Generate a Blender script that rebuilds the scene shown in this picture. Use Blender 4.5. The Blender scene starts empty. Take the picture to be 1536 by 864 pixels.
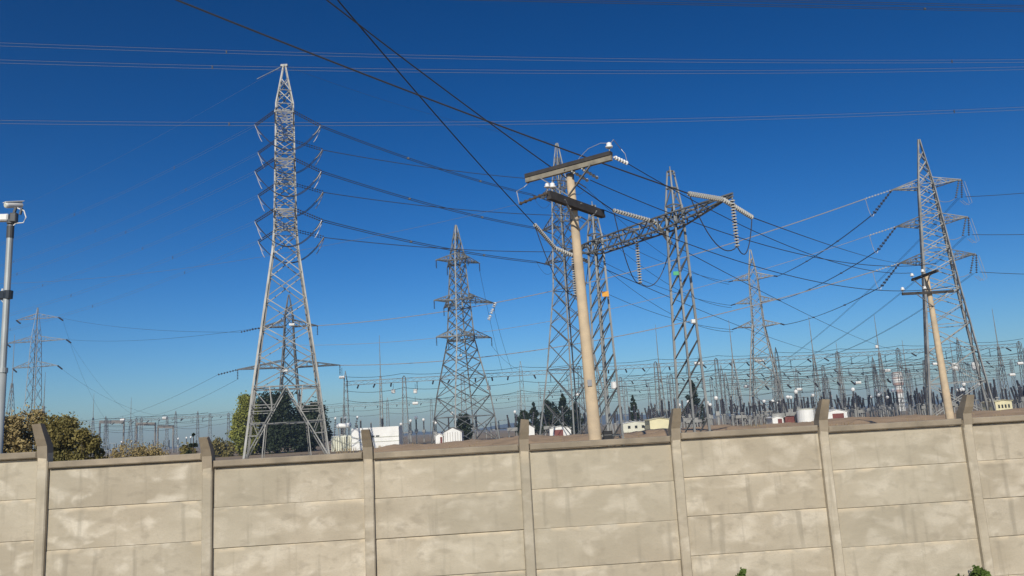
import bpy, math, random
import numpy as np
from mathutils import Vector
random.seed(7)
R_ = math.radians
# ------------------------------------------------------------------ camera
FPX, PITCH, ROLL, EYE = 1200.0, R_(9.95), R_(3.2), 2.2
F = Vector((0, math.cos(PITCH), math.sin(PITCH)))
_R0 = Vector((1, 0, 0)); _U0 = Vector((0, -math.sin(PITCH), math.cos(PITCH)))
CR = _R0*math.cos(ROLL) - _U0*math.sin(ROLL)
CU = _R0*math.sin(ROLL) + _U0*math.cos(ROLL)
sc = bpy.context.scene
COL = sc.collection
cam_d = bpy.data.cameras.new('camera'); cam = bpy.data.objects.new('camera', cam_d); COL.objects.link(cam)
from mathutils import Matrix
cam.matrix_world = Matrix(((CR.x, CU.x, -F.x, 0), (CR.y, CU.y, -F.y, 0), (CR.z, CU.z, -F.z, EYE), (0, 0, 0, 1)))
cam_d.sensor_width = 36.0; cam_d.lens = FPX/1536*36; cam_d.clip_start = 0.1; cam_d.clip_end = 20000
sc.camera = cam
# ------------------------------------------------------------------ sky, sun, exposure
SUN_EL, SUN_AZ = 30.0, 187.0          # azimuth measured clockwise from +Y: low sun behind the camera, a little to the left
world = bpy.data.worlds.new('World'); sc.world = world; world.use_nodes = True
wn = world.node_tree.nodes; wl = world.node_tree.links
sky = wn.new('ShaderNodeTexSky'); sky.sky_type = 'NISHITA'; sky.sun_disc = False
sky.sun_elevation = R_(SUN_EL); sky.sun_rotation = R_(SUN_AZ)
sky.altitude = 500; sky.air_density = 1.0; sky.dust_density = 0.6; sky.ozone_density = 5.0
hsv = wn.new('ShaderNodeHueSaturation'); hsv.inputs['Saturation'].default_value = 1.14
scl = wn.new('ShaderNodeVectorMath'); scl.operation = 'SCALE'; scl.inputs['Scale'].default_value = 0.53
gam = wn.new('ShaderNodeGamma'); gam.inputs['Gamma'].default_value = 1.5       # the phone's contrast curve on the whole sky
wl.new(sky.outputs[0], scl.inputs[0]); wl.new(scl.outputs[0], gam.inputs['Color'])
wl.new(gam.outputs[0], hsv.inputs['Color']); wl.new(hsv.outputs[0], wn['Background'].inputs[0])
wn['Background'].inputs[1].default_value = 0.085
sd = bpy.data.lights.new('sun', 'SUN'); sun = bpy.data.objects.new('sun', sd); COL.objects.link(sun)
sd.energy = 4.1; sd.angle = R_(0.5); sd.color = (1.0, 0.93, 0.80)
_s = Vector((math.sin(R_(SUN_AZ))*math.cos(R_(SUN_EL)), math.cos(R_(SUN_AZ))*math.cos(R_(SUN_EL)), math.sin(R_(SUN_EL))))
sun.rotation_euler = _s.to_track_quat('Z', 'Y').to_euler(); sun.location = (0, -20, 60)
sc.view_settings.view_transform = 'Standard'; sc.view_settings.look = 'None'
sc.view_settings.exposure = 0.0; sc.view_settings.gamma = 1.0
sc.cycles.max_bounces = 4; sc.cycles.transparent_max_bounces = 4
try: sc.cycles.use_denoising = True
except Exception: pass

# ------------------------------------------------------------------ helpers
CAMP = Vector((0, 0, EYE))
def ray(x, y): return F + CR*((x-768)/FPX) + CU*((432-y)/FPX)
def at(x, y, Y):
    d = ray(x, y); return CAMP + d*(Y/d.y)
def atz(x, y, z):
    d = ray(x, y); return CAMP + d*((z-EYE)/d.z)
def V(*a): return Vector(a)

class MB:
    def __init__(s): s.v = []; s.f = []; s.m = []
    def poly(s, pts, faces, mi=0):
        n = len(s.v); s.v += [tuple(p) for p in pts]
        s.f += [tuple(i+n for i in q) for q in faces]; s.m += [mi]*len(faces)
    def box(s, c, sz, mi=0, rz=0.0):
        hx, hy, hz = sz[0]/2, sz[1]/2, sz[2]/2; ca, sa = math.cos(rz), math.sin(rz); p = []
        for z in (-hz, hz):
            for x, y in ((-hx, -hy), (hx, -hy), (hx, hy), (-hx, hy)):
                p.append((c[0]+x*ca-y*sa, c[1]+x*sa+y*ca, c[2]+z))
        s.poly(p, [(3,2,1,0),(4,5,6,7),(0,1,5,4),(1,2,6,5),(2,3,7,6),(3,0,4,7)], mi)
    def cham(s, c, sz, b, rz=0.0, mi=0, bb=None):      # box with chamfered front/back rim
        hx, hy, hz = sz[0]/2, sz[1]/2, sz[2]/2; ca, sa = math.cos(rz), math.sin(rz); p = []
        for (y, q) in ((-hy, b), (-hy+b, 0), (hy-b, 0), (hy, b)):
            for x, z in ((-hx+q, -hz+(q if bb is None else min(q, bb))), (hx-q, -hz+(q if bb is None else min(q, bb))), (hx-q, hz-q), (-hx+q, hz-q)):
                p.append((c[0]+x*ca-y*sa, c[1]+x*sa+y*ca, c[2]+z))
        fs = [(0,1,2,3), (15,14,13,12)]
        for k in range(3):
            for i in range(4):
                j = (i+1) % 4; fs.append((k*4+j, k*4+i, (k+1)*4+i, (k+1)*4+j))
        s.poly(p, fs, mi)
    def _frame(s, a, b):
        d = (b-a).normalized(); r = Vector((0,0,1)) if abs(d.z) < 0.95 else Vector((1,0,0))
        u = d.cross(r).normalized(); v = u.cross(d).normalized(); return d, u, v
    def bar(s, a, b, w, mi=0, h=None):        # solid square bar
        a, b = Vector(a), Vector(b); d, u, v = s._frame(a, b); h = (h or w)/2; w = w/2; p = []
        for q in (a, b): p += [q-u*w-v*h, q+u*w-v*h, q+u*w+v*h, q-u*w+v*h]
        s.poly(p, [(0,1,2,3),(7,6,5,4),(1,0,4,5),(2,1,5,6),(3,2,6,7),(0,3,7,4)], mi)
    def ang(s, a, b, w, flip=1, mi=0):        # rolled steel angle (L section)
        a, b = Vector(a), Vector(b); d, u, v = s._frame(a, b); u = u*flip; t = w*0.16; p = []
        pr = [(0,0),(w,0),(w,t),(t,t),(t,w),(0,w)]
        for q in (a, b): p += [q+u*(x-w*.35)+v*(y-w*.35) for x, y in pr]
        fs = [(i, (i+1) % 6, 6+(i+1) % 6, 6+i) for i in range(6)] + [(5,4,3,2,1,0), (6,7,8,9,10,11)]
        s.poly(p, fs, mi)
    def tube(s, pts, rad, n=6, mi=0, cap=True):
        pts = [Vector(p) for p in pts]; k = len(pts); p = []
        rr = rad if isinstance(rad, (list, tuple)) else [rad]*k
        for i, q in enumerate(pts):
            t = (pts[min(i+1, k-1)] - pts[max(i-1, 0)]).normalized()
            r = Vector((0,0,1)) if abs(t.z) < 0.95 else Vector((1,0,0))
            u = t.cross(r).normalized(); v = u.cross(t).normalized()
            for j in range(n):
                an = 2*math.pi*j/n; p.append(q + (u*math.cos(an)+v*math.sin(an))*rr[i])
        fs = []
        for i in range(k-1):
            for j in range(n):
                j2 = (j+1) % n; fs.append((i*n+j, i*n+j2, (i+1)*n+j2, (i+1)*n+j))
        if cap: fs += [tuple(range(n-1, -1, -1)), tuple((k-1)*n+j for j in range(n))]
        s.poly(p, fs, mi)
    def discs(s, a, b, n, r, sides=8, mi=0, core=0.25, prof=0.30, cmi=None):   # insulator string of n sheds
        a, b = Vector(a), Vector(b); d, u, v = s._frame(a, b); L = (b-a).length; st = L/n
        s.tube([a, b], r*core, 5, mi if cmi is None else cmi)
        for i in range(n):
            c = a + d*(st*(i+.5)); p = [c-d*st*.12]
            for off, q in ((st*.05, 1.0), (st*prof, .92)):
                for j in range(sides):
                    an = 2*math.pi*j/sides; p.append(c + d*off + (u*math.cos(an)+v*math.sin(an))*r*q)
            p.append(c + d*st*.22)
            fs = []
            for j in range(sides):
                k = (j+1) % sides
                fs += [(0, 1+k, 1+j), (1+j, 1+k, 1+sides+k, 1+sides+j), (1+sides+j, 1+sides+k, 1+2*sides)]
            s.poly(p, fs, mi)
    def ball(s, c, r, mi=0, n=8):
        p = []; fs = []
        for i in range(5):
            th = math.pi*i/4
            for j in range(n):
                an = 2*math.pi*j/n; p.append((c[0]+r*math.sin(th)*math.cos(an), c[1]+r*math.sin(th)*math.sin(an), c[2]+r*math.cos(th)))
        for i in range(4):
            for j in range(n):
                k = (j+1) % n; fs.append((i*n+j, (i+1)*n+j, (i+1)*n+k, i*n+k))
        s.poly(p, fs, mi)
    def build(s, name, mats, parent=None, origin=(0,0,0), smooth=False):
        me = bpy.data.meshes.new(name); o3 = Vector(origin)
        me.from_pydata([(p[0]-o3.x, p[1]-o3.y, p[2]-o3.z) for p in s.v], [], s.f)
        if not isinstance(mats, (list, tuple)): mats = [mats]
        for m in mats: me.materials.append(m)
        if len(mats) > 1: me.polygons.foreach_set('material_index', s.m)
        if smooth: me.polygons.foreach_set('use_smooth', [True]*len(s.f))
        me.update()
        o = bpy.data.objects.new(name, me); COL.objects.link(o)
        if parent is not None: o.parent = parent
        else: o.location = o3
        return o

def tag(o, label=None, cat=None, group=None, kind=None):
    if label: o['label'] = label
    if cat: o['category'] = cat
    if group: o['group'] = group
    if kind: o['kind'] = kind
    return o
def thing(name, label, cat, loc, group=None):
    o = bpy.data.objects.new(name, None); COL.objects.link(o); o.location = loc; o.empty_display_size = 0.3
    return tag(o, label, cat, group)
def copy_tree(o, parent=None):
    c = o.copy(); COL.objects.link(c); c.parent = parent
    for ch in list(o.children): copy_tree(ch, c)
    return c
def sagpts(a, b, sag, n=24):
    a, b = Vector(a), Vector(b); out = []
    for i in range(n+1):
        t = i/n; p = a.lerp(b, t); p.z -= 4*sag*t*(1-t); out.append(p)
    return out

# ------------------------------------------------------------------ materials
def mat(name, col, rough=0.7, metal=0.0, var=0.0, scale=2.0, col2=None, bump=0.0, spec=0.4, coord='Object', rnd=0.0):
    m = bpy.data.materials.new(name); m.use_nodes = True; nt = m.node_tree; b = nt.nodes['Principled BSDF']
    b.inputs['Roughness'].default_value = rough; b.inputs['Metallic'].default_value = metal
    b.inputs['Specular IOR Level'].default_value = spec
    c2 = col2 or tuple(max(0, c*(1-var)) for c in col)
    if var or col2:
        tc = nt.nodes.new('ShaderNodeTexCoord'); nz = nt.nodes.new('ShaderNodeTexNoise')
        nz.inputs['Scale'].default_value = scale; nz.inputs['Detail'].default_value = 5
        mx = nt.nodes.new('ShaderNodeMix'); mx.data_type = 'RGBA'
        rp = nt.nodes.new('ShaderNodeMapRange'); rp.inputs[1].default_value = .35; rp.inputs[2].default_value = .65
        nt.links.new(tc.outputs[coord], nz.inputs['Vector']); nt.links.new(nz.outputs['Fac'], rp.inputs[0])
        nt.links.new(rp.outputs[0], mx.inputs['Factor'])
        mx.inputs[6].default_value = (*col, 1); mx.inputs[7].default_value = (*c2, 1)
        out = mx.outputs[2]
        if rnd:
            oi = nt.nodes.new('ShaderNodeObjectInfo'); h = nt.nodes.new('ShaderNodeHueSaturation')
            mr = nt.nodes.new('ShaderNodeMapRange'); mr.inputs[3].default_value = 1-rnd; mr.inputs[4].default_value = 1+rnd
            nt.links.new(oi.outputs['Random'], mr.inputs[0]); nt.links.new(mr.outputs[0], h.inputs['Value'])
            nt.links.new(out, h.inputs['Color']); out = h.outputs[0]
        nt.links.new(out, b.inputs['Base Color'])
        if bump:
            bp = nt.nodes.new('ShaderNodeBump'); bp.inputs['Strength'].default_value = bump; bp.inputs['Distance'].default_value = .05
            nt.links.new(nz.outputs['Fac'], bp.inputs['Height']); nt.links.new(bp.outputs[0], b.inputs['Normal'])
    else: b.inputs['Base Color'].default_value = (*col, 1)
    return m

def mat_wall(name='precast_concrete', bloom=.55):
    m = bpy.data.materials.new(name); m.use_nodes = True; nt = m.node_tree; N = nt.nodes; L = nt.links
    b = N['Principled BSDF']; b.inputs['Roughness'].default_value = .9; b.inputs['Specular IOR Level'].default_value = .2
    g = N.new('ShaderNodeNewGeometry'); oi = N.new('ShaderNodeObjectInfo')
    mp = N.new('ShaderNodeMapping'); mp.inputs['Scale'].default_value = (1.0, 1.0, 1.7)
    off = N.new('ShaderNodeVectorMath'); off.operation = 'SCALE'; cx = N.new('ShaderNodeCombineXYZ')
    L.new(oi.outputs['Random'], cx.inputs[0]); L.new(cx.outputs[0], off.inputs[0]); off.inputs['Scale'].default_value = 37.0
    ad = N.new('ShaderNodeVectorMath'); L.new(g.outputs['Position'], ad.inputs[0]); L.new(off.outputs[0], ad.inputs[1])
    L.new(ad.outputs[0], mp.inputs['Vector'])
    def noise(sc_, det, lo, hi, vec=mp.outputs[0], dist=0.0):
        n = N.new('ShaderNodeTexNoise'); n.inputs['Scale'].default_value = sc_; n.inputs['Detail'].default_value = det
        n.inputs['Distortion'].default_value = dist
        L.new(vec, n.inputs['Vector']); r = N.new('ShaderNodeMapRange'); r.interpolation_type = 'SMOOTHSTEP'
        r.inputs[1].default_value = lo; r.inputs[2].default_value = hi; L.new(n.outputs['Fac'], r.inputs[0]); return n, r.outputs[0]
    def mix(fac, A, B, k=1.0):
        x = N.new('ShaderNodeMix'); x.data_type = 'RGBA'
        if k != 1.0:
            mm = N.new('ShaderNodeMath'); mm.operation = 'MULTIPLY'; mm.inputs[1].default_value = k; L.new(fac, mm.inputs[0]); fac = mm.outputs[0]
        L.new(fac, x.inputs['Factor'])
        for i, q in ((6, A), (7, B)):
            if isinstance(q, tuple): x.inputs[i].default_value = (*q, 1)
            else: L.new(q, x.inputs[i])
        return x.outputs[2]
    n1, f1 = noise(1.3, 3, .36, .64); n2, f2 = noise(2.6, 2.5, .50, .72, dist=.5); n3, f3 = noise(5.5, 4, .52, .72); n4, f4 = noise(38, 4, .3, .7)
    c = mix(f1, (.40, .348, .262), (.49, .433, .335))
    c = mix(f2, c, (.66, .60, .49), bloom)             # pale lime bloom
    c = mix(f3, c, (.29, .25, .19), .50)               # grey-brown damp stains
    mp2 = N.new('ShaderNodeMapping'); mp2.inputs['Scale'].default_value = (9.0, 9.0, .7); L.new(ad.outputs[0], mp2.inputs['Vector'])
    n5, f5 = noise(1.0, 3, .55, .75, vec=mp2.outputs[0]); c = mix(f5, c, (.25, .22, .17), .55)   # run-down streaks
    c = mix(f4, c, (.34, .30, .23), .22)
    n6, f6 = noise(75, 2, .66, .72); c = mix(f6, c, (.20, .175, .14), .5)      # pores and pitting
    n7, f7 = noise(.45, 2, .35, .65, vec=g.outputs['Position']); c = mix(f7, c, (.36, .335, .26), .35)   # bay to bay greyer and warmer patches
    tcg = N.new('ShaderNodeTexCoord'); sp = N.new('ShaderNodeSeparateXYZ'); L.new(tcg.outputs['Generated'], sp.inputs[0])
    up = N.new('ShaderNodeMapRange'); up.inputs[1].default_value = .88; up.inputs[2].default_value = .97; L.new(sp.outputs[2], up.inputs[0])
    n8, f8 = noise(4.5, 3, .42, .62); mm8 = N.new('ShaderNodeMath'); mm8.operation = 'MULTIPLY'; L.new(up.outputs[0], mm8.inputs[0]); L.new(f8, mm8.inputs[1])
    c = mix(mm8.outputs[0], c, (.60, .51, .37), .7)        # painted light: patchy tan highlight along each slab's top edge, below the joint
    h = N.new('ShaderNodeHueSaturation'); mr = N.new('ShaderNodeMapRange'); mr.inputs[3].default_value = .93; mr.inputs[4].default_value = 1.07
    L.new(oi.outputs['Random'], mr.inputs[0]); L.new(mr.outputs[0], h.inputs['Value']); L.new(c, h.inputs['Color'])
    L.new(h.outputs[0], b.inputs['Base Color'])
    bp = N.new('ShaderNodeBump'); bp.inputs['Strength'].default_value = .35; bp.inputs['Distance'].default_value = .02
    L.new(n3.outputs['Fac'], bp.inputs['Height'])
    bp2 = N.new('ShaderNodeBump'); bp2.inputs['Strength'].default_value = .25; bp2.inputs['Distance'].default_value = .006
    L.new(n4.outputs['Fac'], bp2.inputs['Height']); L.new(bp.outputs[0], bp2.inputs['Normal']); L.new(bp2.outputs[0], b.inputs['Normal'])
    return m

def mat_leaf(name, c1, c2, scale=1.2):
    m = bpy.data.materials.new(name); m.use_nodes = True; nt = m.node_tree; N = nt.nodes; L = nt.links
    b = N['Principled BSDF']; b.inputs['Roughness'].default_value = .65; b.inputs['Specular IOR Level'].default_value = .25
    g = N.new('ShaderNodeNewGeometry'); nz = N.new('ShaderNodeTexNoise'); nz.inputs['Scale'].default_value = scale
    mx = N.new('ShaderNodeMix'); mx.data_type = 'RGBA'; mx.inputs[6].default_value = (*c1, 1); mx.inputs[7].default_value = (*c2, 1)
    r = N.new('ShaderNodeMapRange'); r.inputs[1].default_value = .35; r.inputs[2].default_value = .65
    L.new(g.outputs['Position'], nz.inputs['Vector']); L.new(nz.outputs['Fac'], r.inputs[0])
    ma = N.new('ShaderNodeMath'); ma.operation = 'MULTIPLY_ADD'; ma.inputs[1].default_value = .6; ma.use_clamp = True
    mb = N.new('ShaderNodeMath'); mb.operation = 'MULTIPLY'; mb.inputs[1].default_value = .45
    L.new(g.outputs['Random Per Island'], mb.inputs[0]); L.new(r.outputs[0], ma.inputs[0]); L.new(mb.outputs[0], ma.inputs[2])
    L.new(ma.outputs[0], mx.inputs['Factor']); L.new(mx.outputs[2], b.inputs['Base Color'])
    return m

M = dict(
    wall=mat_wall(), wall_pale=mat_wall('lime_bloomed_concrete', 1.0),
    steel=mat('galvanised_steel', (.30,.30,.285), .55, .35, .35, .6, rnd=.12),
    oldsteel=mat('weathered_steel', (.22,.23,.23), .6, .3, .35, .6, rnd=.15),
    darksteel=mat('dark_painted_steel', (.10,.105,.11), .6, .2, .3, .6, rnd=.2),
    wire=mat('weathered_conductor', (.06,.06,.065), .6, .3),
    grey=mat('dull_grey_conductor', (.26,.26,.27), .5, .4),
    wallcap=mat('soot_stained_concrete', (.34,.285,.21), .92, 0, col2=(.23,.195,.145), scale=3.0, bump=.3, rnd=.08),
    alu=mat('bright_aluminium_conductor', (.72,.71,.68), .35, .6),
    jumper=mat('pale_jumper_lead', (.46,.45,.45), .4, .4),
    glass=mat('pale_glass_insulator', (.50,.50,.47), .25, 0, spec=.7),
    darkins=mat('dark_glazed_insulator', (.045,.042,.05), .35, 0, .3, 3),
    porc=mat('white_porcelain', (.80,.80,.78), .3, 0, .08, 3),
    pole=mat('cast_concrete_pole', (.60,.47,.31), .85, 0, col2=(.46,.37,.26), scale=2.4, bump=.25),
    timber=mat('creosoted_timber', (.055,.05,.048), .8, 0, .35, 4, bump=.3),
    timber2=mat('weathered_timber', (.30,.27,.21), .85, 0, .35, 4, bump=.3),
    white=mat('white_paint', (.80,.80,.77), .5, 0, .10, .6),
    cream=mat('cream_paint', (.72,.66,.42), .6, 0, .12, .6),
    ivory=mat('ivory_paint', (.66,.66,.55), .6, 0, .12, .6),
    maroon=mat('maroon_paint', (.20,.06,.05), .6, 0, .2, .6),
    roof=mat('grey_sheet_roof', (.22,.20,.18), .6, 0, .2, .6),
    black=mat('black_box', (.012,.012,.014), .5),
    dark=mat('dark_window', (.03,.035,.04), .25),
    orange=mat('orange_plate', (.70,.33,.04), .6), green=mat('green_plate', (.08,.40,.18), .6),
    pipe=mat('painted_pipe_pole', (.42,.45,.45), .5, .2, .25, 1.5),
    dirt=mat('bare_dirt', (.33,.25,.165), .95, 0, col2=(.24,.18,.12), scale=.25, bump=.4, coord='Generated'),
    bank=mat('earth_bank', (.46,.325,.20), .95, 0, col2=(.34,.24,.15), scale=.55, bump=.5),
    asphalt=mat('asphalt', (.05,.05,.05), .9, 0, .3, 6),
    hill=mat('far_hill', (.10,.10,.08), .95, 0, .3, .01),
    bark=mat('bark', (.10,.075,.055), .9, 0, .4, 3),
    brick=mat('red_lead_band', (.52,.36,.30), .6, 0, .2, 1),
    leaf_dry=mat_leaf('dry_golden_foliage', (.37,.285,.13), (.22,.17,.065)),
    leaf_olive=mat_leaf('olive_foliage', (.235,.19,.06), (.10,.092,.028)),
    leaf_bright=mat_leaf('yellow_green_foliage', (.27,.27,.05), (.14,.16,.03), .5),
    leaf_dark=mat_leaf('dark_evergreen_foliage', (.035,.05,.022), (.018,.028,.014), .5),
    leaf_weed=mat_leaf('weed_foliage', (.10,.16,.03), (.06,.10,.02), 6),
    leaf_straw=mat_leaf('dry_grass', (.36,.28,.15), (.24,.18,.09), 3),
)

# ------------------------------------------------------------------ ground, hills, road
def sheet(name, x0, x1, y0, y1, z, m, kind='structure'):
    b = MB(); b.poly([(x0,y0,z),(x1,y0,z),(x1,y1,z),(x0,y1,z)], [(0,1,2,3)]); o = b.build(name, m); return tag(o, kind=kind)
b = MB(); n = 48; rr = [0, 30, 80, 200, 500, 1500, 5000, 15000]; pts = [(0,0,-.35)]
for r in rr[1:]: pts += [(r*math.cos(2*math.pi*j/n), r*math.sin(2*math.pi*j/n), 0) for j in range(n)]
fs = [(0, 1+j, 1+(j+1) % n) for j in range(n)]
for i in range(len(rr)-2):
    for j in range(n):
        k = (j+1) % n; fs.append((1+i*n+j, 1+(i+1)*n+j, 1+(i+1)*n+k, 1+i*n+k))
b.poly(pts, fs); ground = tag(b.build('ground', M['dirt']), kind='structure')
M['dirt'].node_tree.nodes['Noise Texture'].inputs['Scale'].default_value = 0.25
for l in list(M['dirt'].node_tree.links):
    if l.to_node.type == 'TEX_NOISE': M['dirt'].node_tree.links.remove(l)
_g = M['dirt'].node_tree.nodes.new('ShaderNodeNewGeometry'); M['dirt'].node_tree.links.new(_g.outputs['Position'], M['dirt'].node_tree.nodes['Noise Texture'].inputs['Vector'])
def gz(x, y): return -.35*max(0, 1-math.hypot(x, y)/29.9)
# low hills on the horizon
b = MB(); pts = []; nx, ny = 90, 6
for j in range(ny):
    for i in range(nx):
        x = -2600 + 5200*i/(nx-1); y = 2300 + 260*j
        h = (13 + 8*math.sin(x*.0021+1) + 9*math.sin(x*.0057) + 5*math.sin(x*.017+2))*math.sin(math.pi*j/(ny-1))
        pts.append((x, y, h-1))
b.poly(pts, [(j*nx+i, j*nx+i+1, (j+1)*nx+i+1, (j+1)*nx+i) for j in range(ny-1) for i in range(nx-1)])
tag(b.build('hills', M['hill'], smooth=True), kind='structure')
# earth bank behind the wall
b = MB(); pts = []; nx, ny = 220, 14; rg = random.Random(3)
for j in range(ny):
    for i in range(nx):
        x = -22 + 85*i/(nx-1); y = 49 + 24*j/(ny-1)
        t = j/(ny-1); prof = max(0, math.sin(math.pi*min(1, t*1.0)))**.7
        sh = min(1, max(0, (x+20)/12)); sh = sh*sh*(3-2*sh)
        h = 1.55*prof*sh*(1 + .05*math.sin(x*.5+t*3) + .04*math.sin(x*1.3+1)) + rg.uniform(-.05, .06)*prof
        pts.append((x, y+rg.uniform(-.2,.2), h-.05))
b.poly(pts, [(j*nx+i, j*nx+i+1, (j+1)*nx+i+1, (j+1)*nx+i) for j in range(ny-1) for i in range(nx-1)])
tag(b.build('earth_bank', M['bank'], smooth=True), kind='structure')
b = MB()
for k in range(5200):
    x = rg.uniform(-14, 60); y = rg.uniform(55, 66); z0 = 1.30 if 58 < y < 64 else 1.15
    dens = .5 + .5*math.sin(x*.7)*math.sin(x*.23+1)
    if rg.random() > dens*.9 + (.35 if x > 14 else 0): continue
    h = rg.uniform(.08, .30); a = rg.uniform(0, 6.28); w = rg.uniform(.015,.035); dx, dy = math.cos(a), math.sin(a)
    b.poly([(x-dx*w, y-dy*w, z0), (x+dx*w, y+dy*w, z0), (x+rg.uniform(-.12,.12), y+rg.uniform(-.1,.1), z0+h)], [(0,1,2)])
tag(b.build('dry_grass', M['leaf_straw']), 'short dry grass tufts along the earth bank behind the wall', 'grass', kind='stuff')

# ------------------------------------------------------------------ precast concrete boundary wall
TH = R_(4.25); WX0, WY0, BAY = 0.036, 10.95, 2.06
wd = V(math.cos(TH), math.sin(TH), 0); wnrm = V(math.sin(TH), -math.cos(TH), 0)   # towards the street
wall = thing('boundary_wall', 'beige precast concrete slab wall with posts and coping across the foreground', 'wall', V(WX0, WY0, 0))
WO = wall.location.copy()
line = {-5: 2.17, -4: 2.16, -3: 2.02, -2: 1.915, -1: 1.90, 0: 1.895, 1: 1.93, 2: 1.905, 3: 1.91, 4: 1.89, 5: 1.90}   # coping underside per bay, bay k lies between post k and k+1
def wp(s, z, out=0.0): return WO + wd*s + wnrm*out + V(0, 0, z)
rw = random.Random(11)
ROW = 0.508
for k in range(-5, 6):
    zt = line[k]; sm = (k+.5)*BAY
    r = 0
    while True:
        z1 = zt - r*ROW; z0 = z1 - ROW
        if z1 < -.25: break
        b = MB(); c = wp(sm, (z0+z1)/2, rw.uniform(-.007, .007))
        b.cham((c.x, c.y, c.z), (BAY-.10, .06, ROW-rw.uniform(.0005,.003)), rw.uniform(.010,.022), TH + rw.uniform(-.002, .002), 0, rw.uniform(.002,.006))
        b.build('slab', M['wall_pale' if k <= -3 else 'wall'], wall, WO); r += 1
    b = MB(); c = wp(sm, zt+.045, .0)
    jit = rw.uniform(-.004, .004)
    b.cham((c.x, c.y, c.z+jit), (BAY-.15, .20, .085), .014, TH)
    b.build('coping', M['wallcap'], wall, WO)
for k in range(-5, 7):
    zt = (min if k == -2 else max)(line.get(k, 1.9), line.get(k-1, 1.9)) + .06
    b = MB(); c = wp(k*BAY, zt/2-.3, .018)
    b.cham((c.x, c.y, c.z), (.128, .165, zt+.6), .014, TH + rw.uniform(-.02,.02))
    po = b.build('post', M['wall'], wall, WO)
    # cranked head leaning out over the street
    b = MB(); hw = .062; p = []
    L1 = .34 + rw.uniform(-.03, .03)
    hl, ho = rw.uniform(-.018, .018), rw.uniform(-.03, .03)
    secs = [(-.10, .078, .0), (.09, .082, .02), (.18, .074, .09), (L1, .050, .21+ho)]
    for (dz, ht, out) in secs:
        for sx, sy in ((-1, -1), (1, -1), (1, 1), (-1, 1)):
            p.append(wp(k*BAY + sx*hw*(1 if dz < .29 else .85) + (hl if dz > .15 else 0)*dz*3, zt+dz + (rw.uniform(-.012, .006) if dz > .29 else 0), .018 + out - sy*ht))
    fs = [(3,2,1,0), (12,13,14,15)]
    for q in range(3):
        for i in range(4):
            j = (i+1) % 4; fs.append((q*4+i, q*4+j, (q+1)*4+j, (q+1)*4+i))
    b.poly(p, fs); h = b.build('post_head', M['wallcap'], po, WO)

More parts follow.
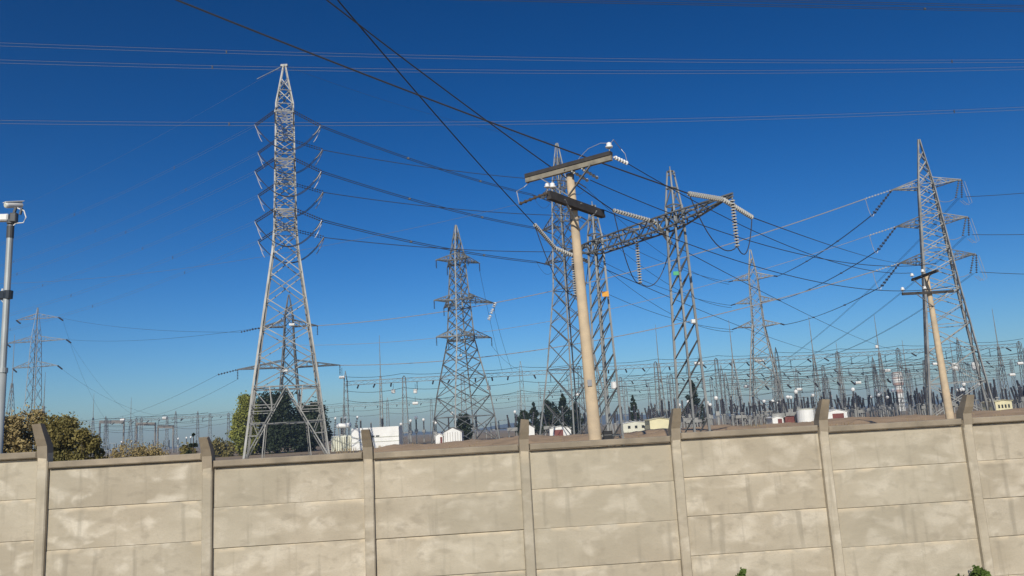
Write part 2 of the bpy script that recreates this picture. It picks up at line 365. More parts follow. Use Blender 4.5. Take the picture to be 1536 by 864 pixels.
# ------------------------------------------------------------------ lattice helpers
def lerp(a, b, t): return Vector(a).lerp(Vector(b), t)
class Tower:
    def __init__(s, name, label, X, Y, yaw, prof, levels, lw, bw, group=None, sep=True, style=None, cat='pylon', hor=(), base_z=0.0, mt='steel'):
        s.mt = M[mt]
        s.base = V(X, Y, base_z); s.yaw = yaw; s.prof = prof; s.lw = lw; s.bw = bw
        s.root = thing(name, label, cat, s.base, group)
        s.ax = V(math.cos(yaw), math.sin(yaw), 0); s.ay = V(-math.sin(yaw), math.cos(yaw), 0)
        zs = [levels[0]] + [q[0] for q in prof if q[0] > levels[0]]
        for i in range(4):
            m = MB()
            for a, c in zip(prof[:-1], prof[1:]): m.ang(s.cor(i, a[0]), s.cor(i, c[0]+.05), lw*(1 if a[0] < prof[-1][0]*.55 else .75), 1 if i in (0, 2) else -1)
            m.build('leg', s.mt, s.root, s.base)
        joined = MB()
        def put(pairs, w):
            if sep:
                m = MB()
                for a, c, fl in pairs: m.ang(a, c, w, fl)
                m.build('brace', s.mt, s.root, s.base)
            else:
                for a, c, fl in pairs: joined.bar(a, c, w*.8)
        for li, (z0, z1) in enumerate(zip(levels[:-1], levels[1:])):
            st = style[li] if style else 'X'
            for i in range(4):
                j = (i+1) % 4
                a0, b0, a1, b1 = s.cor(i, z0), s.cor(j, z0), s.cor(i, z1), s.cor(j, z1)
                if st == 'X':
                    put([(a0, b1, 1)], bw); put([(b0, a1, -1)], bw)
                elif st == 'V':      # big inverted V with secondary struts
                    mid = lerp(a1, b1, .5)
                    for c0, c1 in ((a0, a1), (b0, b1)):
                        put([(c0, mid, 1)], bw*1.15)
                        for t in (.33, .66): put([(lerp(c0, c1, t), lerp(c0, mid, t), 1), (lerp(c0, c1, t+.30 if t < .5 else .98), lerp(c0, mid, t), 1)], bw*.7)
                    put([(a1, b1, 1)], bw)
                elif st == 'Z':
                    put([((a0, b1, 1) if (li+i) % 2 else (b0, a1, 1))], bw)
                elif st == 'D':
                    put([(a0, b1, 1)], bw)
                if z1 in hor: put([(a1, b1, 1)], bw*.9)
        if not sep: joined.build('bracing', s.mt, s.root, s.base)
    def hw(s, z):
        for a, c in zip(s.prof[:-1], s.prof[1:]):
            if z <= c[0]+1e-6: return a[1] + (c[1]-a[1])*(z-a[0])/(c[0]-a[0])
        return s.prof[-1][1]
    def cor(s, i, z):
        h = s.hw(z); sx, sy = ((-1,-1),(1,-1),(1,1),(-1,1))[i]
        return s.base + s.ax*(sx*h) + s.ay*(sy*h) + V(0,0,z)
    def arm(s, side, z, L, h=1.6, tw=.0, rise=0.0, axis='x', nweb=4, w=None, label=None):
        d, e = (s.ax, s.ay) if axis == 'x' else (s.ay, s.ax)
        d = d*side; w = w or s.bw; m = MB(); hb, ht = s.hw(z), s.hw(z+h)
        tips = [s.base + d*L + e*(q*tw) + V(0,0,z+rise) for q in (-1, 1)]
        bot = [s.base + d*hb + e*(q*hb) + V(0,0,z) for q in (-1, 1)]
        top = [s.base + d*ht + e*(q*ht) + V(0,0,z+h) for q in (-1, 1)]
        for q in (0, 1):
            m.ang(bot[q], tips[q], w*1.25); m.ang(top[q], tips[q], w*1.1)
            pb, pt = bot[q], top[q]
            for k in range(1, nweb):
                t = k/nweb; nb, nt_ = lerp(bot[q], tips[q], t), lerp(top[q], tips[q], t)
                m.bar(nb, nt_, w*.55); m.bar(pb if k % 2 else pt, nt_ if k % 2 else nb, w*.55); pb, pt = nb, nt_
        for k in range(1, nweb+1):
            t = (k-.4)/nweb; m.bar(lerp(bot[0], tips[0], t), lerp(bot[1], tips[1], t), w*.5)
            m.bar(lerp(bot[0], tips[0], max(0, t-1/nweb)), lerp(bot[1], tips[1], t), w*.5)
        if tw: m.bar(tips[0], tips[1], w)
        m.bar(tips[0]-V(0,0,.25), tips[0]+V(0,0,.12), w*1.1)
        o = m.build('crossarm', s.mt, s.root, s.base)
        if label: o['label'] = label
        return (tips[0]+tips[1])/2
    def string(s, a, b_, n=10, r=.16, m='darkins', sides=6):
        mb = MB(); mb.discs(a, b_, n, r, sides); mb.build('insulator_string', M[m], s.root, s.base)
    def jumper(s, a, b_, sag, m='wire', r=.03, n=12, twin=0.0):
        mb = MB()
        for q in ((-twin, twin) if twin else (0,)): mb.tube([p+V(0, q, 0) for p in sagpts(a, b_, sag, n)], r, 4)
        mb.build('jumper', M[m], s.root, s.base)

def conductor(label, a, b_, sag, r=.04, m='wire', twin=None, spacers=(), n=28, group=None, name='power_line', cat='power line'):
    """one span: a single wire, or a twin bundle with spacers"""
    a, b_ = Vector(a), Vector(b_)
    if twin is None:
        mb = MB(); mb.tube(sagpts(a, b_, sag, n), r, 4); o = mb.build(name, M[m], None, a); return tag(o, label, cat, group)
    o = thing(name, label, cat, a, group); tw = Vector(twin)
    for q in (-.5, .5):
        mb = MB(); mb.tube(sagpts(a+tw*q, b_+tw*q, sag, n), r, 4); mb.build('conductor', M[m], o, a)
    for t in spacers:
        p = a.lerp(b_, t); p.z -= 4*sag*t*(1-t); mb = MB(); mb.bar(p-tw*.62, p+tw*.62, r*3.2)
        mb.box(p, (r*7, r*5, r*5)); mb.build('spacer', M['wire'], o, a)
    return o

# ------------------------------------------------------------------ tall near pylon, left of centre
p_top = at(428, 98, 110); TX = -31.65
zb = at(430, 350, 110).z
t1 = Tower('transmission_tower', 'tallest grey lattice pylon, left of centre, with three tiers of jumper loops', TX, 110, R_(16),
    [(0, 5.3), (9.4, 4.2), (28.4, 1.72), (zb, 1.52), (50.2, 1.2), (p_top.z, .12)],
    [0, 9.4, 13.6, 17.6, 21.5, 25.2, 28.4, zb, zb+1.9, zb+3.8, zb+5.7, zb+7.6, zb+9.5, zb+11.4, zb+13.3, zb+15.2, zb+17.1, 50.2, 52.4, 54.4],
    .27, .125, style=['V']+['X']*15+['X']*3, hor=(9.4, zb, zb+3.8, zb+7.6, zb+11.4, zb+15.2, 50.2, 52.4))
for zz_, kk in ((9.4, 1.0), (4.6, 1.0)):       # plan bracing and belt members of the spread base
    cs = [t1.cor(i, zz_) for i in range(4)]
    for i in range(4):
        for a_, c_ in ((lerp(cs[i], cs[(i+1) % 4], .5), lerp(cs[(i+1) % 4], cs[(i+2) % 4], .5)),):
            m = MB(); m.ang(a_, c_, .13); m.build('brace', M['steel'], t1.root, t1.base)
for i in range(4):
    j = (i+1) % 4; top = lerp(t1.cor(i, 9.4), t1.cor(j, 9.4), .5)
    for (u, v, w_, z_) in ((.5, .5, 7.0, 7.0), (.25, .75, 4.7, 4.7)):
        m = MB(); m.ang(lerp(t1.cor(i, z_), t1.cor(j, z_), .0), lerp(lerp(t1.cor(i, 0), top, z_/9.4), t1.cor(i, z_), .0), .11); m.build('brace', M['steel'], t1.root, t1.base)
        m = MB(); m.ang(t1.cor(j, z_), lerp(t1.cor(j, 0), top, z_/9.4), .11); m.build('brace', M['steel'], t1.root, t1.base)
    for c0 in (i, j):
        m = MB(); m.ang(lerp(t1.cor(c0, 0), top, .5), lerp(t1.cor(c0, 0), lerp(t1.cor(i, 0), t1.cor(j, 0), .5), .42), .11); m.build('brace', M['steel'], t1.root, t1.base)
        m = MB(); m.ang(lerp(t1.cor(c0, 0), top, .66), lerp(t1.cor(c0, 9.4), top, .5), .11); m.build('brace', M['steel'], t1.root, t1.base)
tips1 = []
for yn in (166, 237, 313):
    near_z = at(428, yn, 104.4).z
    for side in (-1, 1):
        tp = t1.arm(side, near_z, 5.7, h=2.4, tw=1.25, axis='y', nweb=4)
        tips1.append(tp)                       # near arm then far arm, top to bottom
# ------------------------------------------------------------------ pylon behind the concrete pole
X3 = 9.7; z3 = at(838, 215, 141).z
yaw3 = math.atan2(-.78, .6)
t3 = Tower('transmission_tower', 'grey lattice pylon standing directly behind the large concrete pole', X3, 141, yaw3,
    [(0, 4.6), (12, 3.1), (26, 1.7), (z3-8, 1.0), (z3, .12)],
    [0, 6.5, 12, 16.5, 20, 23, 26, 28.6, 31.2, 33.8, 36.2, 38.6, 41, 43.2, z3-8, z3-5, z3-2.4], .26, .13, hor=(12, 26, 33.8, 41, z3-8), mt='oldsteel')
tips3 = []
for yn in (286, 336, 388):
    zz = at(843, yn, 141).z
    for side in (-1, 1): tips3.append(t3.arm(side, zz, 5.2, h=1.7, tw=.25))
# ------------------------------------------------------------------ pylon further right
z5 = at(1123, 375, 198).z
t5 = Tower('transmission_tower', 'pale slim lattice pylon right of the wire gantry, over the switchyard', 60.6, 198, R_(-24),
    [(0, 4.1), (16, 2.4), (24, 1.35), (z5-7, 1.0), (z5, .12)],
    [0, 7, 12, 16, 19, 21.6, 24, 26.4, 28.8, 31.2, 33.6, z5-7, z5-4.5, z5-2], .27, .14, hor=(16, 24, 28.8, 33.6))
tips5 = []
for (lx, ly, rx, ry) in ((1100,421,1157,413), (1103,456,1163,448), (1108,491,1168,485)):
    zz = at((lx+rx)/2, (ly+ry)/2, 198).z
    for side in (-1, 1): tips5.append(t5.arm(side, zz-.4, 5.0 + (zz < 30)*.3, h=1.6, rise=.3))
# ------------------------------------------------------------------ pylon at right edge
z4 = at(1372, 210, 130).z
def armdir(l, r, Y):
    zz = at((l[0]+r[0])/2, (l[1]+r[1])/2, Y).z; return atz(*l, zz), atz(*r, zz), zz
A4 = [armdir(l, r, 130) for l, r in (((1338,290),(1430,265)), ((1345,344),(1443,322)), ((1350,397),(1460,379)))]
yaw4 = R_(-24)
t4 = Tower('transmission_tower', 'grey lattice pylon at far right behind the small concrete pole', 70.3, 130, yaw4,
    [(0, 4.5), (20.5, 2.55), (38.6, 1.12), (z4, .10)],
    [0, 5.5, 10.5, 14.8, 18, 20.5, 23, 25.3, 27.4, 29.4, 31.4, 33.3, 35.1, 36.9, 38.6, 40.6, 42.6, 44.4], .33, .13, hor=(5.5, 14.8, 20.5, 27.4, 33.3, 38.6))
tips4 = []
for (a, c, zz) in A4:
    L = (c-a).length/2
    for side in (-1, 1): tips4.append(t4.arm(side, zz-.5, min(6.4, max(4.6, L)), h=1.4, rise=.5))
# ------------------------------------------------------------------ middle pylon
z2 = at(683, 338, 159).z
t2 = Tower('transmission_tower', 'lattice pylon in the middle with wide double arms above the white sheds', -10.8, 159, R_(33),
    [(0, 4.9), (9, 3.9), (20, 2.0), (z2-6, 1.05), (z2, .1)],
    [0, 5, 9, 12.5, 15.5, 18, 20, 22.2, 24.4, 26.6, 28.8, 31, 33.2, 35.4, z2-6, z2-3.6, z2-1.5], .26, .15, hor=(5, 20, 26.6, 33.2, z2-6), mt='oldsteel')
tips2 = []
for (y_, ll, lr, lb) in ((392, 4.8, 5.2, 4.4), (452, 5.6, 8.2, 6.6), (506, 5.4, 7.2, 5.2)):
    zz = at(690, y_, 159).z
    tips2.append(t2.arm(-1, zz, ll, h=1.4)); tips2.append(t2.arm(1, zz, lr, h=1.4)); tips2.append(t2.arm(1, zz-.3, lb, h=1.5, axis='y'))
    tips2.append(t2.arm(-1, zz, lb, h=1.5, axis='y'))
for k, tp in enumerate(tips2):
    t2.string(tp, tp-V(0,0,1.7), 7, .17)
# ------------------------------------------------------------------ pylon behind the tall one
t6 = Tower('transmission_tower', 'dark low lattice pylon seen through the legs of the tallest pylon', -52.5, 185, R_(8),
    [(0, 3.6), (14, 1.9), (24, 1.2), (31, .9), (36, .1)], [0, 5, 9.5, 14, 17.5, 20.8, 24, 26.3, 28.6, 31, 33.5], .28, .16, sep=True, hor=(14, 24, 31), mt='darksteel')
tips6 = []
for (zz, L) in ((at(400,492,185).z, 6.5), (at(400,553,185).z, 11.5)):
    for side in (-1, 1): tips6.append(t6.arm(side, zz, L, h=1.6, w=.2))
for tp in tips6: t6.string(tp, tp-V(0,0,2.2), 6, .2)
t6.string(tips6[0], tips6[0]+V(-4.2,-1,-.9), 7, .24); t6.string(tips6[2], tips6[2]+V(-4.2,-1,-1.0), 7, .24)
t6.string(tips6[0]+V(3,0,0), tips6[0]+V(-1,-3,-.6), 7, .2)
# ------------------------------------------------------------------ far left pylons
far_spec = [((52, 462), 300, 'faint far pylon with long arms beyond the dry shrubs, far left', 9.5),]
t7 = Tower('transmission_tower', far_spec[0][2], at(52, 560, 300).x, 300, R_(-5),
    [(0, 4.5), (22, 1.9), (46, 1.2), (at(52,462,300).z, .1)], [0, 8, 15, 22, 27, 31.5, 35.5, 39.5, 43, 46, 49.5], .22, .10, sep=False)
tips7 = []
for (y_, Lr) in ((478, 8.5), (512, 12.0), (550, 9.0)):
    zz = at(60, y_, 300).z
    for side in (-1, 1): tips7.append(t7.arm(side, zz, Lr, h=2, w=.14))
for tp in tips7: t7.string(tp, tp+V(3.5, -3, -1.8), 6, .32)

# ------------------------------------------------------------------ spans between the pylons
TIER = ('top', 'middle', 'bottom'); SIDE = ('nearer', 'farther')
def ends(a, b_, L):
    d = (b_-a).normalized(); return a+d*L
ex = (Vector((-165, 192, 47)) - Vector((TX, 110, 47))).normalized()
for k in range(6):
    tier, sd_ = k//2, k % 2
    tp = tips1[k]; far = tips3[k if True else 0]
    # to the right
    pr = tp + t1.ax*1.2; pl = tp - t1.ax*1.2
    er = ends(pr, far + V(0,0,-2.0), 4.5); er.z -= .6
    for q in (-.16, .16): t1.string(pr+V(0,0,q), er+V(0,0,q), 12, .12, 'darkins', 5)
    d3 = ends(far, pr, 2.6)
    t3.string(far, d3, 9, .13)
    conductor('dark wire running right from the %s %s arm of the tallest pylon' % (TIER[tier], SIDE[sd_]), er, d3, .7, .055, twin=(0,0,.26) if sd_ == 0 else None, spacers=(.35,.7), group='lines between the tallest pylon and the one behind the pole')
    # to the left
    lt = Vector((-165, 192 + (9 if sd_ else -2), tp.z-1.5))
    el = ends(pl, lt, 4.2); el.z -= 1.0
    for q in (-.16, .16): t1.string(pl+V(0,0,q), el+V(0,0,q), 12, .12, 'darkins', 5)
    conductor('faint twin wire running left from the %s %s arm of the tallest pylon' % (TIER[tier], SIDE[sd_]), el, lt, 4.5, .014, 'grey', twin=(0,.1,.42), spacers=(.12,.3,.5) if tier != 1 else (.2,.42), group='lines leaving the tallest pylon to the left')
    t1.jumper(el, er, 3.6, 'wire', .05, 16, .2)
    for e_ in (el, er):
        inn = e_ + (tp - e_)*.22 - V(0,0,1.9)
        t1.jumper(e_+V(0,.2,0), inn+V(0,.2,-.9), .25, 'jumper', .055, 6); t1.jumper(e_-V(0,.2,0), inn-V(0,.2,0), .25, 'jumper', .055, 6)
# earth wires from the peak
pk = Vector((TX, 110, p_top.z))
conductor('bright earth wire dropping left from the peak of the tallest pylon', pk, Vector((-165, 196, 50)), 3.0, .012, 'grey', name='earth_wire', cat='earth wire')
mbk = MB(); mbk.bar(pk-V(.5,0,0), pk+V(.5,0,0), .3); mbk.bar(pk, pk+V(-4.2,.6,-1.6), .07); mbk.build('peak_clamp', M['steel'], t1.root, t1.base)
conductor('thin earth wire between the peaks of the tallest pylon and the pole pylon', pk, Vector((X3, 141, z3)), 1.2, .018, 'wire', name='earth_wire', cat='earth wire')
for k in range(6):
    tier, sd_ = k//2, k % 2
    a = tips3[k]; c = tips5[tier*2]; 
    a2 = ends(a, c, 2.6); c2 = ends(c, a, 2.4) + V(0,0,-.8)
    t3.string(a, a2, 9, .13); t3.jumper(ends(a, tips1[k], 2.6), a2, 1.8, 'wire', .03)
    if sd_ == 0: t5.string(c, c2, 8, .15)
    conductor('thin wire from the %s %s arm of the pole pylon to the slim pylon' % (TIER[tier], SIDE[sd_]), a2, c2 + V(0, .8*sd_, -.5*sd_), 2.4 + sd_, .05, group='lines between the pole pylon and the slim pylon')
for tier in range(3):
    # right pylon, left arms to slim pylon, right arms
    a = tips4[tier*2]; c = tips5[tier*2+1]
    a2 = a + V(-3.0, 1.2, -3.6); c2 = ends(c, a, 2.4) - V(0,0,.7)
    for q in (-.25, .25):
        t4.string(a+V(q*.3,q,0), a2+V(q,q,0), 8, .18)
        t5.string(c, c2+V(0,q,0), 8, .15)
    conductor('twin wire from the %s left arm of the far right pylon to the slim pylon' % TIER[tier], a2, c2, .9, .05, twin=(.35,.2,.1), spacers=(.3,.62), group='lines between the far right pylon and the slim pylon')
    # pale strings to the left and sunlit conductors to the low pylon behind the tall one
    s2 = a + V(-4.4, .6, -1.1); t4.string(a, s2, 9, .15, 'glass')
    tgt = tips6[1] if tier == 0 else (tips6[3] if tier == 2 else Vector((-51.5, 184.2, 24)))
    conductor('bright sunlit wire leading left from the %s left arm of the far right pylon' % TIER[tier], s2, tgt, (4.0, 5.0, 4.0)[tier], (.08, .04, .08)[tier], 'alu', group='sunlit lines crossing behind the poles')
    t4.jumper(s2, a2, 1.6, 'jumper', .05)
    c = tips4[tier*2+1]
    for q in (-.5, .5): t4.string(c+V(q*.4,0,0), c+V(-.9+q, -.3, -3.2), 8, .17)
    for q in (0, .45):
        mb = MB(); mb.tube([c+V(.2+q,0,-.3), c+V(.6+q,0,-2.4), c+V(.9+q,0,-4.0), c+V(.2+q,0,-4.4), c+V(-.6+q,0,-3.6)], .04, 4)
        mb.build('jumper', M['jumper'], t4.root, t4.base)
    t4.jumper(c+V(-1.4,0,-3.2), s2.lerp(c, .85)+V(-2,0,-2.8), .5, 'jumper', .04)
    conductor('twin wire from the %s right arm of the far right pylon down into the switchyard' % TIER[tier], c+V(-.9,-.3,-3.2), Vector((69+tier*5, 204.4, 15.8)), 1.5, .03, twin=(.3,0,0), group='lines dropping from the far right pylon')
    c3 = c + V(.3, 0, -.4)
    conductor('wire from the %s right arm of the far right pylon leading out right' % TIER[tier], c3 - V(0,0,2.6), Vector((150, 118+tier*3, (46,36,27)[tier])), 3.5, .045, group='lines leaving to the right')
for k in (1, 5, 9):   # middle pylon tip wires
    conductor('thin wire from the %s right arm of the middle pylon dropping to the switchyard' % TIER[k//4], tips2[k]-V(0,0,1.7), Vector((-4+k*.6, 190, 15.6)), 1.0, .03, group='lines dropping from the middle pylon')
    mb = MB(); a = tips2[k]
for q in (.0, 1.3, 2.6):
    mb = MB(); mb.discs(tips2[5]+V(.4-q*.45, 0, .1-q), tips2[5]+V(-.1-q*.45, 0, -.9-q), 3, .42, 8); mb.build('white_insulator', M['porc'], t2.root, t2.base)
# wires from far-left pylon and from the low dark pylon
for k in (1, 3, 5):
    conductor('faint far wire from the %s arm of the far left pylon' % TIER[k//2], tips7[k]+V(3.5,-3,-1.8), V(-188+14.5*(k//2+1), 340, 14.6), 4, .03, group='faint lines of the far left pylon')
T6L = [tips6[0]+V(-4.2,-1,-.9), tips6[0]+V(-1,-3,-.6), tips6[2]+V(-4.2,-1,-1.0), tips6[2]-V(0,0,2.2)]
for i, (a_, b_) in enumerate(((T6L[0], tips7[1]), (T6L[1], tips7[3]), (T6L[2], V(-173.5, 340, 15.2)), (T6L[3], V(-159, 340, 15.2)))):
    conductor('distant wire %s the dry shrubs, towards the low dark pylon' % ('high above', 'well above', 'above', 'just above')[i], a_, b_, 1.5, .032, group='distant lines above the shrubs')
# long twin lines across the top of the sky
for i, (l, m_, r) in enumerate((((0, 65), (760, 95), (1536, 90)), ((0, 91), (760, 114), (1536, 103)), ((0, 182), (760, 189), (1536, 163)))):
    Yl, Yr = 92, 104
    a = at(-260, l[1] - (9, 8, 4)[i], Yl-4); c = at(1800, r[1] - (2, 8, 14)[i], Yr+4)
    mid = at(m_[0], m_[1], 98); sag = (a.z+c.z)/2 - mid.z
    conductor('%s twin wire crossing the sky in front of the tallest pylon' % ('highest', 'second highest', 'lowest')[i], a, c, sag, .024, 'grey', twin=(0, 0, .40), spacers=(.255, .79, .9)[:3] if i != 1 else (.245, .86), n=40, group='twin lines across the sky')
for i, (y0, y1) in enumerate(((-7, 12), (0, 19))):
    a = at(520, y0-5, 70); c = at(1800, y1+3, 84); conductor('dark twin wire along the top right edge of the sky, %s' % ('upper', 'lower')[i], a, c, 0.0, .030, 'wire', twin=(0, 0, .20), spacers=(.64,) if i else (.8,), group='wires at the top edge')

# ------------------------------------------------------------------ near gantry with disc insulators
ZB = 12.4
gl, gr = atz(893, 372, ZB), atz(1012, 331, ZB)
tl, tr = atz(828, 376, ZB), atz(1084, 299, ZB)
bd = (gr-gl); bd.z = 0; bd.normalize(); bn = V(-bd.y, bd.x, 0)
gan = thing('line_gantry', 'grey lattice two-column gantry with glass disc insulators, nearest beyond the pole', 'gantry', V(gl.x, gl.y, 0)); GO = gan.location.copy()
def gcol(P, top, plate):
    yaw = math.atan2(bd.y, bd.x)
    ax, ay = bd, bn
    def hw(z): return .55 - .26*min(z, 13.2)/13.2 if z < 13.2 else .29 - .18*(z-13.2)/(top-13.2)
    def cor(i, z):
        sx, sy = ((-1,-1),(1,-1),(1,1),(-1,1))[i]; return V(P.x, P.y, z) + ax*(sx*hw(z)) + ay*(sy*hw(z))
    m = MB()
    for i in range(4):
        m.ang(cor(i, 0), cor(i, 13.2), .115, 1 if i in (0,2) else -1); m.ang(cor(i, 13.2), cor(i, top), .08)
    col = m.build('column', M['oldsteel'], gan, GO)
    zs = [0.0]
    while zs[-1] < 12.6: zs.append(zs[-1] + 1.55*hw(zs[-1]) + .25)
    zs[-1] = 13.2
    for li, (z0, z1) in enumerate(zip(zs[:-1], zs[1:])):
        for i in range(4):
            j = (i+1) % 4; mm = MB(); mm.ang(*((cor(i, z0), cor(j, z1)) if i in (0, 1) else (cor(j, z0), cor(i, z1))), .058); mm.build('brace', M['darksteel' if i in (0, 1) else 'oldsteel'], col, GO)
    def strut(a, c, w):
        mm = MB(); mm.bar(a, c, w); mm.build('strut', M['oldsteel'], col, GO)
    for z in (1.5, 13.2, top-.02, (top+13.2)/2):
        for i in range(4): strut(cor(i, z), cor((i+1) % 4, z), .06)
    strut(V(P.x, P.y, top-.2)-ax*.25, V(P.x, P.y, top-.2)+ax*.35, .05); strut(V(P.x, P.y, top-.3), V(P.x, P.y, top+.25), .05)
    for q in range(3): strut(cor(q, 13.2), lerp(cor(q+1, 13.2), cor(q+1, top), .5), .05)
    return cor
cl = gcol(gl, 15.0, 'orange'); cr_ = gcol(gr, 15.1, 'green')
# box-truss beam with pointed ends
def bpt(t, u, v): # t metres along from left column
    return V(gl.x, gl.y, ZB) + bd*t + bn*u + V(0,0,v)
LB = (gr-gl).length; t0 = -(gl-tl).length; t1_ = LB + (tr-gr).length
m = MB(); secs = []; nsec = 19
for i in range(nsec+1):
    t = t0 + (t1_-t0)*i/nsec; e = min((t-t0)/max(.1, -t0), (t1_-t)/max(.1, t1_-LB), 1); e = max(e, .06)
    secs.append([bpt(t, u*.42*e, v) for u, v in ((-1, -.35*e+(.25*(1-e))), (1, -.35*e+(.25*(1-e))), (1, .35), (-1, .35))])
for i in range(nsec):
    for k in range(4):
        m.ang(secs[i][k], secs[i+1][k], .10)
        j = (k+1) % 4; m.bar(secs[i][k] if i % 2 else secs[i][j], secs[i+1][j] if i % 2 else secs[i+1][k], .05)
        if i % 2 == 0: m.bar(secs[i][k], secs[i][j], .045)
beam = m.build('beam', M['oldsteel'], gan, GO)
def gstring(a, b_, n, r=.125):
    m = MB(); m.discs(a, b_, 16, r, 9, prof=.40, core=.34, cmi=1); m.build('insulator_string', [M['glass'], M['darkins']], gan, GO)
    m = MB(); m.ball(b_, .07, 0, 6); m.bar(a+(a-b_).normalized()*.15, a, .05); m.build('clamp', M['steel'], gan, GO)
hang = [bpt(t0+.35, 0, -.1), atz(953, 360, ZB-.35), bpt(t1_-.05, 0, .1)]
hang[1] = bpt((hang[1]-bpt(0,0,0)).dot(bd), 0, -.4)
in_px = [((802, 337), (842, 371)), ((895, 309), (943, 336)), ((1024, 289), (1081, 298))]
out_px = [(886, 394), (1001, 358), (1128, 326)]
far_up = [(512, 0), (499, 0), (284, 0)]
names3 = ('leftmost', 'middle', 'rightmost')
jl = []
for k in range(3):
    hb = hang[k]; bot = hb - V(0, 0, 2.35)
    gstring(hb, bot, 17)
    (ax_, ay_), (bx_, by_) = in_px[k]
    b0 = (tl + bd*.3 + V(0,0,.1)) if k == 0 else (bpt((atz(bx_, by_, ZB)-bpt(0,0,0)).dot(bd), 0, .3) if k == 1 else tr)
    # incoming strings towards the camera side
    a0 = at(ax_, ay_, b0.y - (1.8, 2.2, 2.4)[k])
    d = (a0-b0); a0 = b0 + d.normalized()*min(2.9, max(2.3, d.length)); gstring(b0, a0, 17)
    up = at(*far_up[k], (27.0, 26.0, 24.0)[k]); d = (up-a0)
    conductor('%s thick dark wire rising from the near gantry towards the top left' % names3[k], a0, a0+d*1.3, .25, .034, group='three dark wires from the gantry', n=36)
    o0 = at(*out_px[k], b0.y + (2.2, 1.4, 1.9)[k]); d = (o0-b0); o0 = b0 + d.normalized()*min(3.0, max(2.3, d.length)); gstring(b0, o0, 17)
    # jumper under the hanging string
    m = MB(); m.tube(sagpts(a0, bot, 1.1, 12) , .026, 5); m.tube(sagpts(bot, o0, 1.0, 12), .026, 5); m.build('jumper', M['wire'], gan, GO)
    conductor('%s dark wire leaving the near gantry to the right' % names3[k], o0, (V(82, 205, 16.2), V(97.5, 205, 16.4), tips4[4])[k], (1.2, 1.0, .4)[k], .027, group='wires leaving the near gantry to the right', n=36)
def plate(px, Y, w, h, mt, z_off=0):
    c = at(*px, Y); m = MB(); m.cham((c.x, c.y, c.z), (w, .03, h), .008, 0); return m.build('phase_plate', M[mt], gan, GO)
plate((908, 441), gl.y-.75, .38, .30, 'orange')['label'] = 'orange plate on the left column'
plate((1014, 410), gr.y-.75, .28, .20, 'green')['label'] = 'green plate on the right column'
m = MB(); c = at(1040, 482, gr.y-.6); m.cham((c.x, c.y, c.z), (.2, .14, .2), .03, .3); m.build('lamp', M['white'], gan, GO)

# ------------------------------------------------------------------ concrete distribution poles
def dist_pole(label, px_top, px_bot, Y, px_arms, rb, rt):
    P = at(*px_top, Y); Q = at(*px_bot, Y); lean = (P.x-Q.x)/(P.z-Q.z); base = V(P.x-lean*P.z, P.y, 0); o = thing('concrete_pole', label, 'utility pole', base, 'concrete power poles')
    m = MB(); nseg = 10   # rectangular-bevelled tapered shaft
    pts = []; fs = []
    for i in range(nseg+1):
        t = i/nseg; r = rb + (rt-rb)*t
        for j in range(12):
            an = 2*math.pi*j/12 + .2; pts.append(base + V(math.cos(an)*r+lean*P.z*t, math.sin(an)*r*.85, P.z*t - (.4 if i == 0 else 0)))
    for i in range(nseg):
        for j in range(12):
            k = (j+1) % 12; fs.append((i*12+j, i*12+k, (i+1)*12+k, (i+1)*12+j))
    fs.append(tuple(nseg*12+j for j in range(12))); m.poly(pts, fs); m.build('shaft', M['pole'], o, base, smooth=True)
    ends_ = []
    for ai, (l, r, mt) in enumerate(px_arms):
        cx_ = at((l[0]+r[0])/2, (l[1]+r[1])/2, Y); zz = at(px_top[0] + (l[1]+r[1]-2*px_top[1])*.045, (l[1]+r[1])/2, Y-.2).z
        A, B = atz(*l, zz), atz(*r, zz); d = (B-A).normalized(); n_ = V(-d.y, d.x, 0)
        if n_.y > 0: n_ = -n_
        axis_pt = V(base.x+lean*zz, base.y, zz); off = n_*(rt+.09)
        mid = axis_pt + off; tA = (A-axis_pt).dot(d); tB = (B-axis_pt).dot(d)
        A, B = mid+d*tA, mid+d*tB; ends_.append((A, B, d, n_, zz))
        m = MB(); m.bar(A, B, .11, 0, .14); arm_o = m.build('crossarm', M[mt], o, base)
        m = MB()
        for s_ in (-1, 1):
            q = mid + d*(s_*.85); m.bar(q - n_*.0 + V(0,0,-.05) + n_*.06, axis_pt + n_*(rt+.05) + V(0,0,-.75) , .055, 0, .03)
        m.build('brace', M['steel'], arm_o, base)
        m = MB(); m.box(axis_pt - n_*(rt*.2), (.03, .03, .03)); m.tube([axis_pt - n_*(rt+.05), mid+n_*.1], .018, 5); m.build('bolt', M['steel'], arm_o, base)
    return o, base, ends_
def pin(o, base, p, s=1.0, mt='porc'):
    m = MB(); m.tube([p, p+V(0,0,.16*s)], .018*s, 5); m.build('pin', M['steel'], o, base)
    m = MB(); pr = [(.13,.055),(.15,.11),(.19,.12),(.21,.075),(.24,.085),(.28,.08),(.31,.05),(.32,.0)]
    m.tube([p+V(0,0,h*s) for h, _ in pr], [max(.004, r*s) for _, r in pr], 10); m.build('pin_insulator', M[mt], o, base, smooth=True)
cp, cb, ce = dist_pole('tall thick cream concrete pole with crossed dark timber arms, centre of the picture', (855, 262), (893, 660), 22,
    [((790, 271), (918, 237), 'timber2'), ((818, 291), (900, 320), 'timber')], .200, .110)
A, B, d, n_, zz = ce[0]
m = MB(); m.bar(A + V(0,0,.128), B + V(0,0,.128), .16, 0, .11); m.build('crossarm', M['timber'], cp, cb)
pin(cp, cb, B - d*.05 + V(0,0,.17), .9); 
A2, B2, d2, n2, zz2 = ce[1]
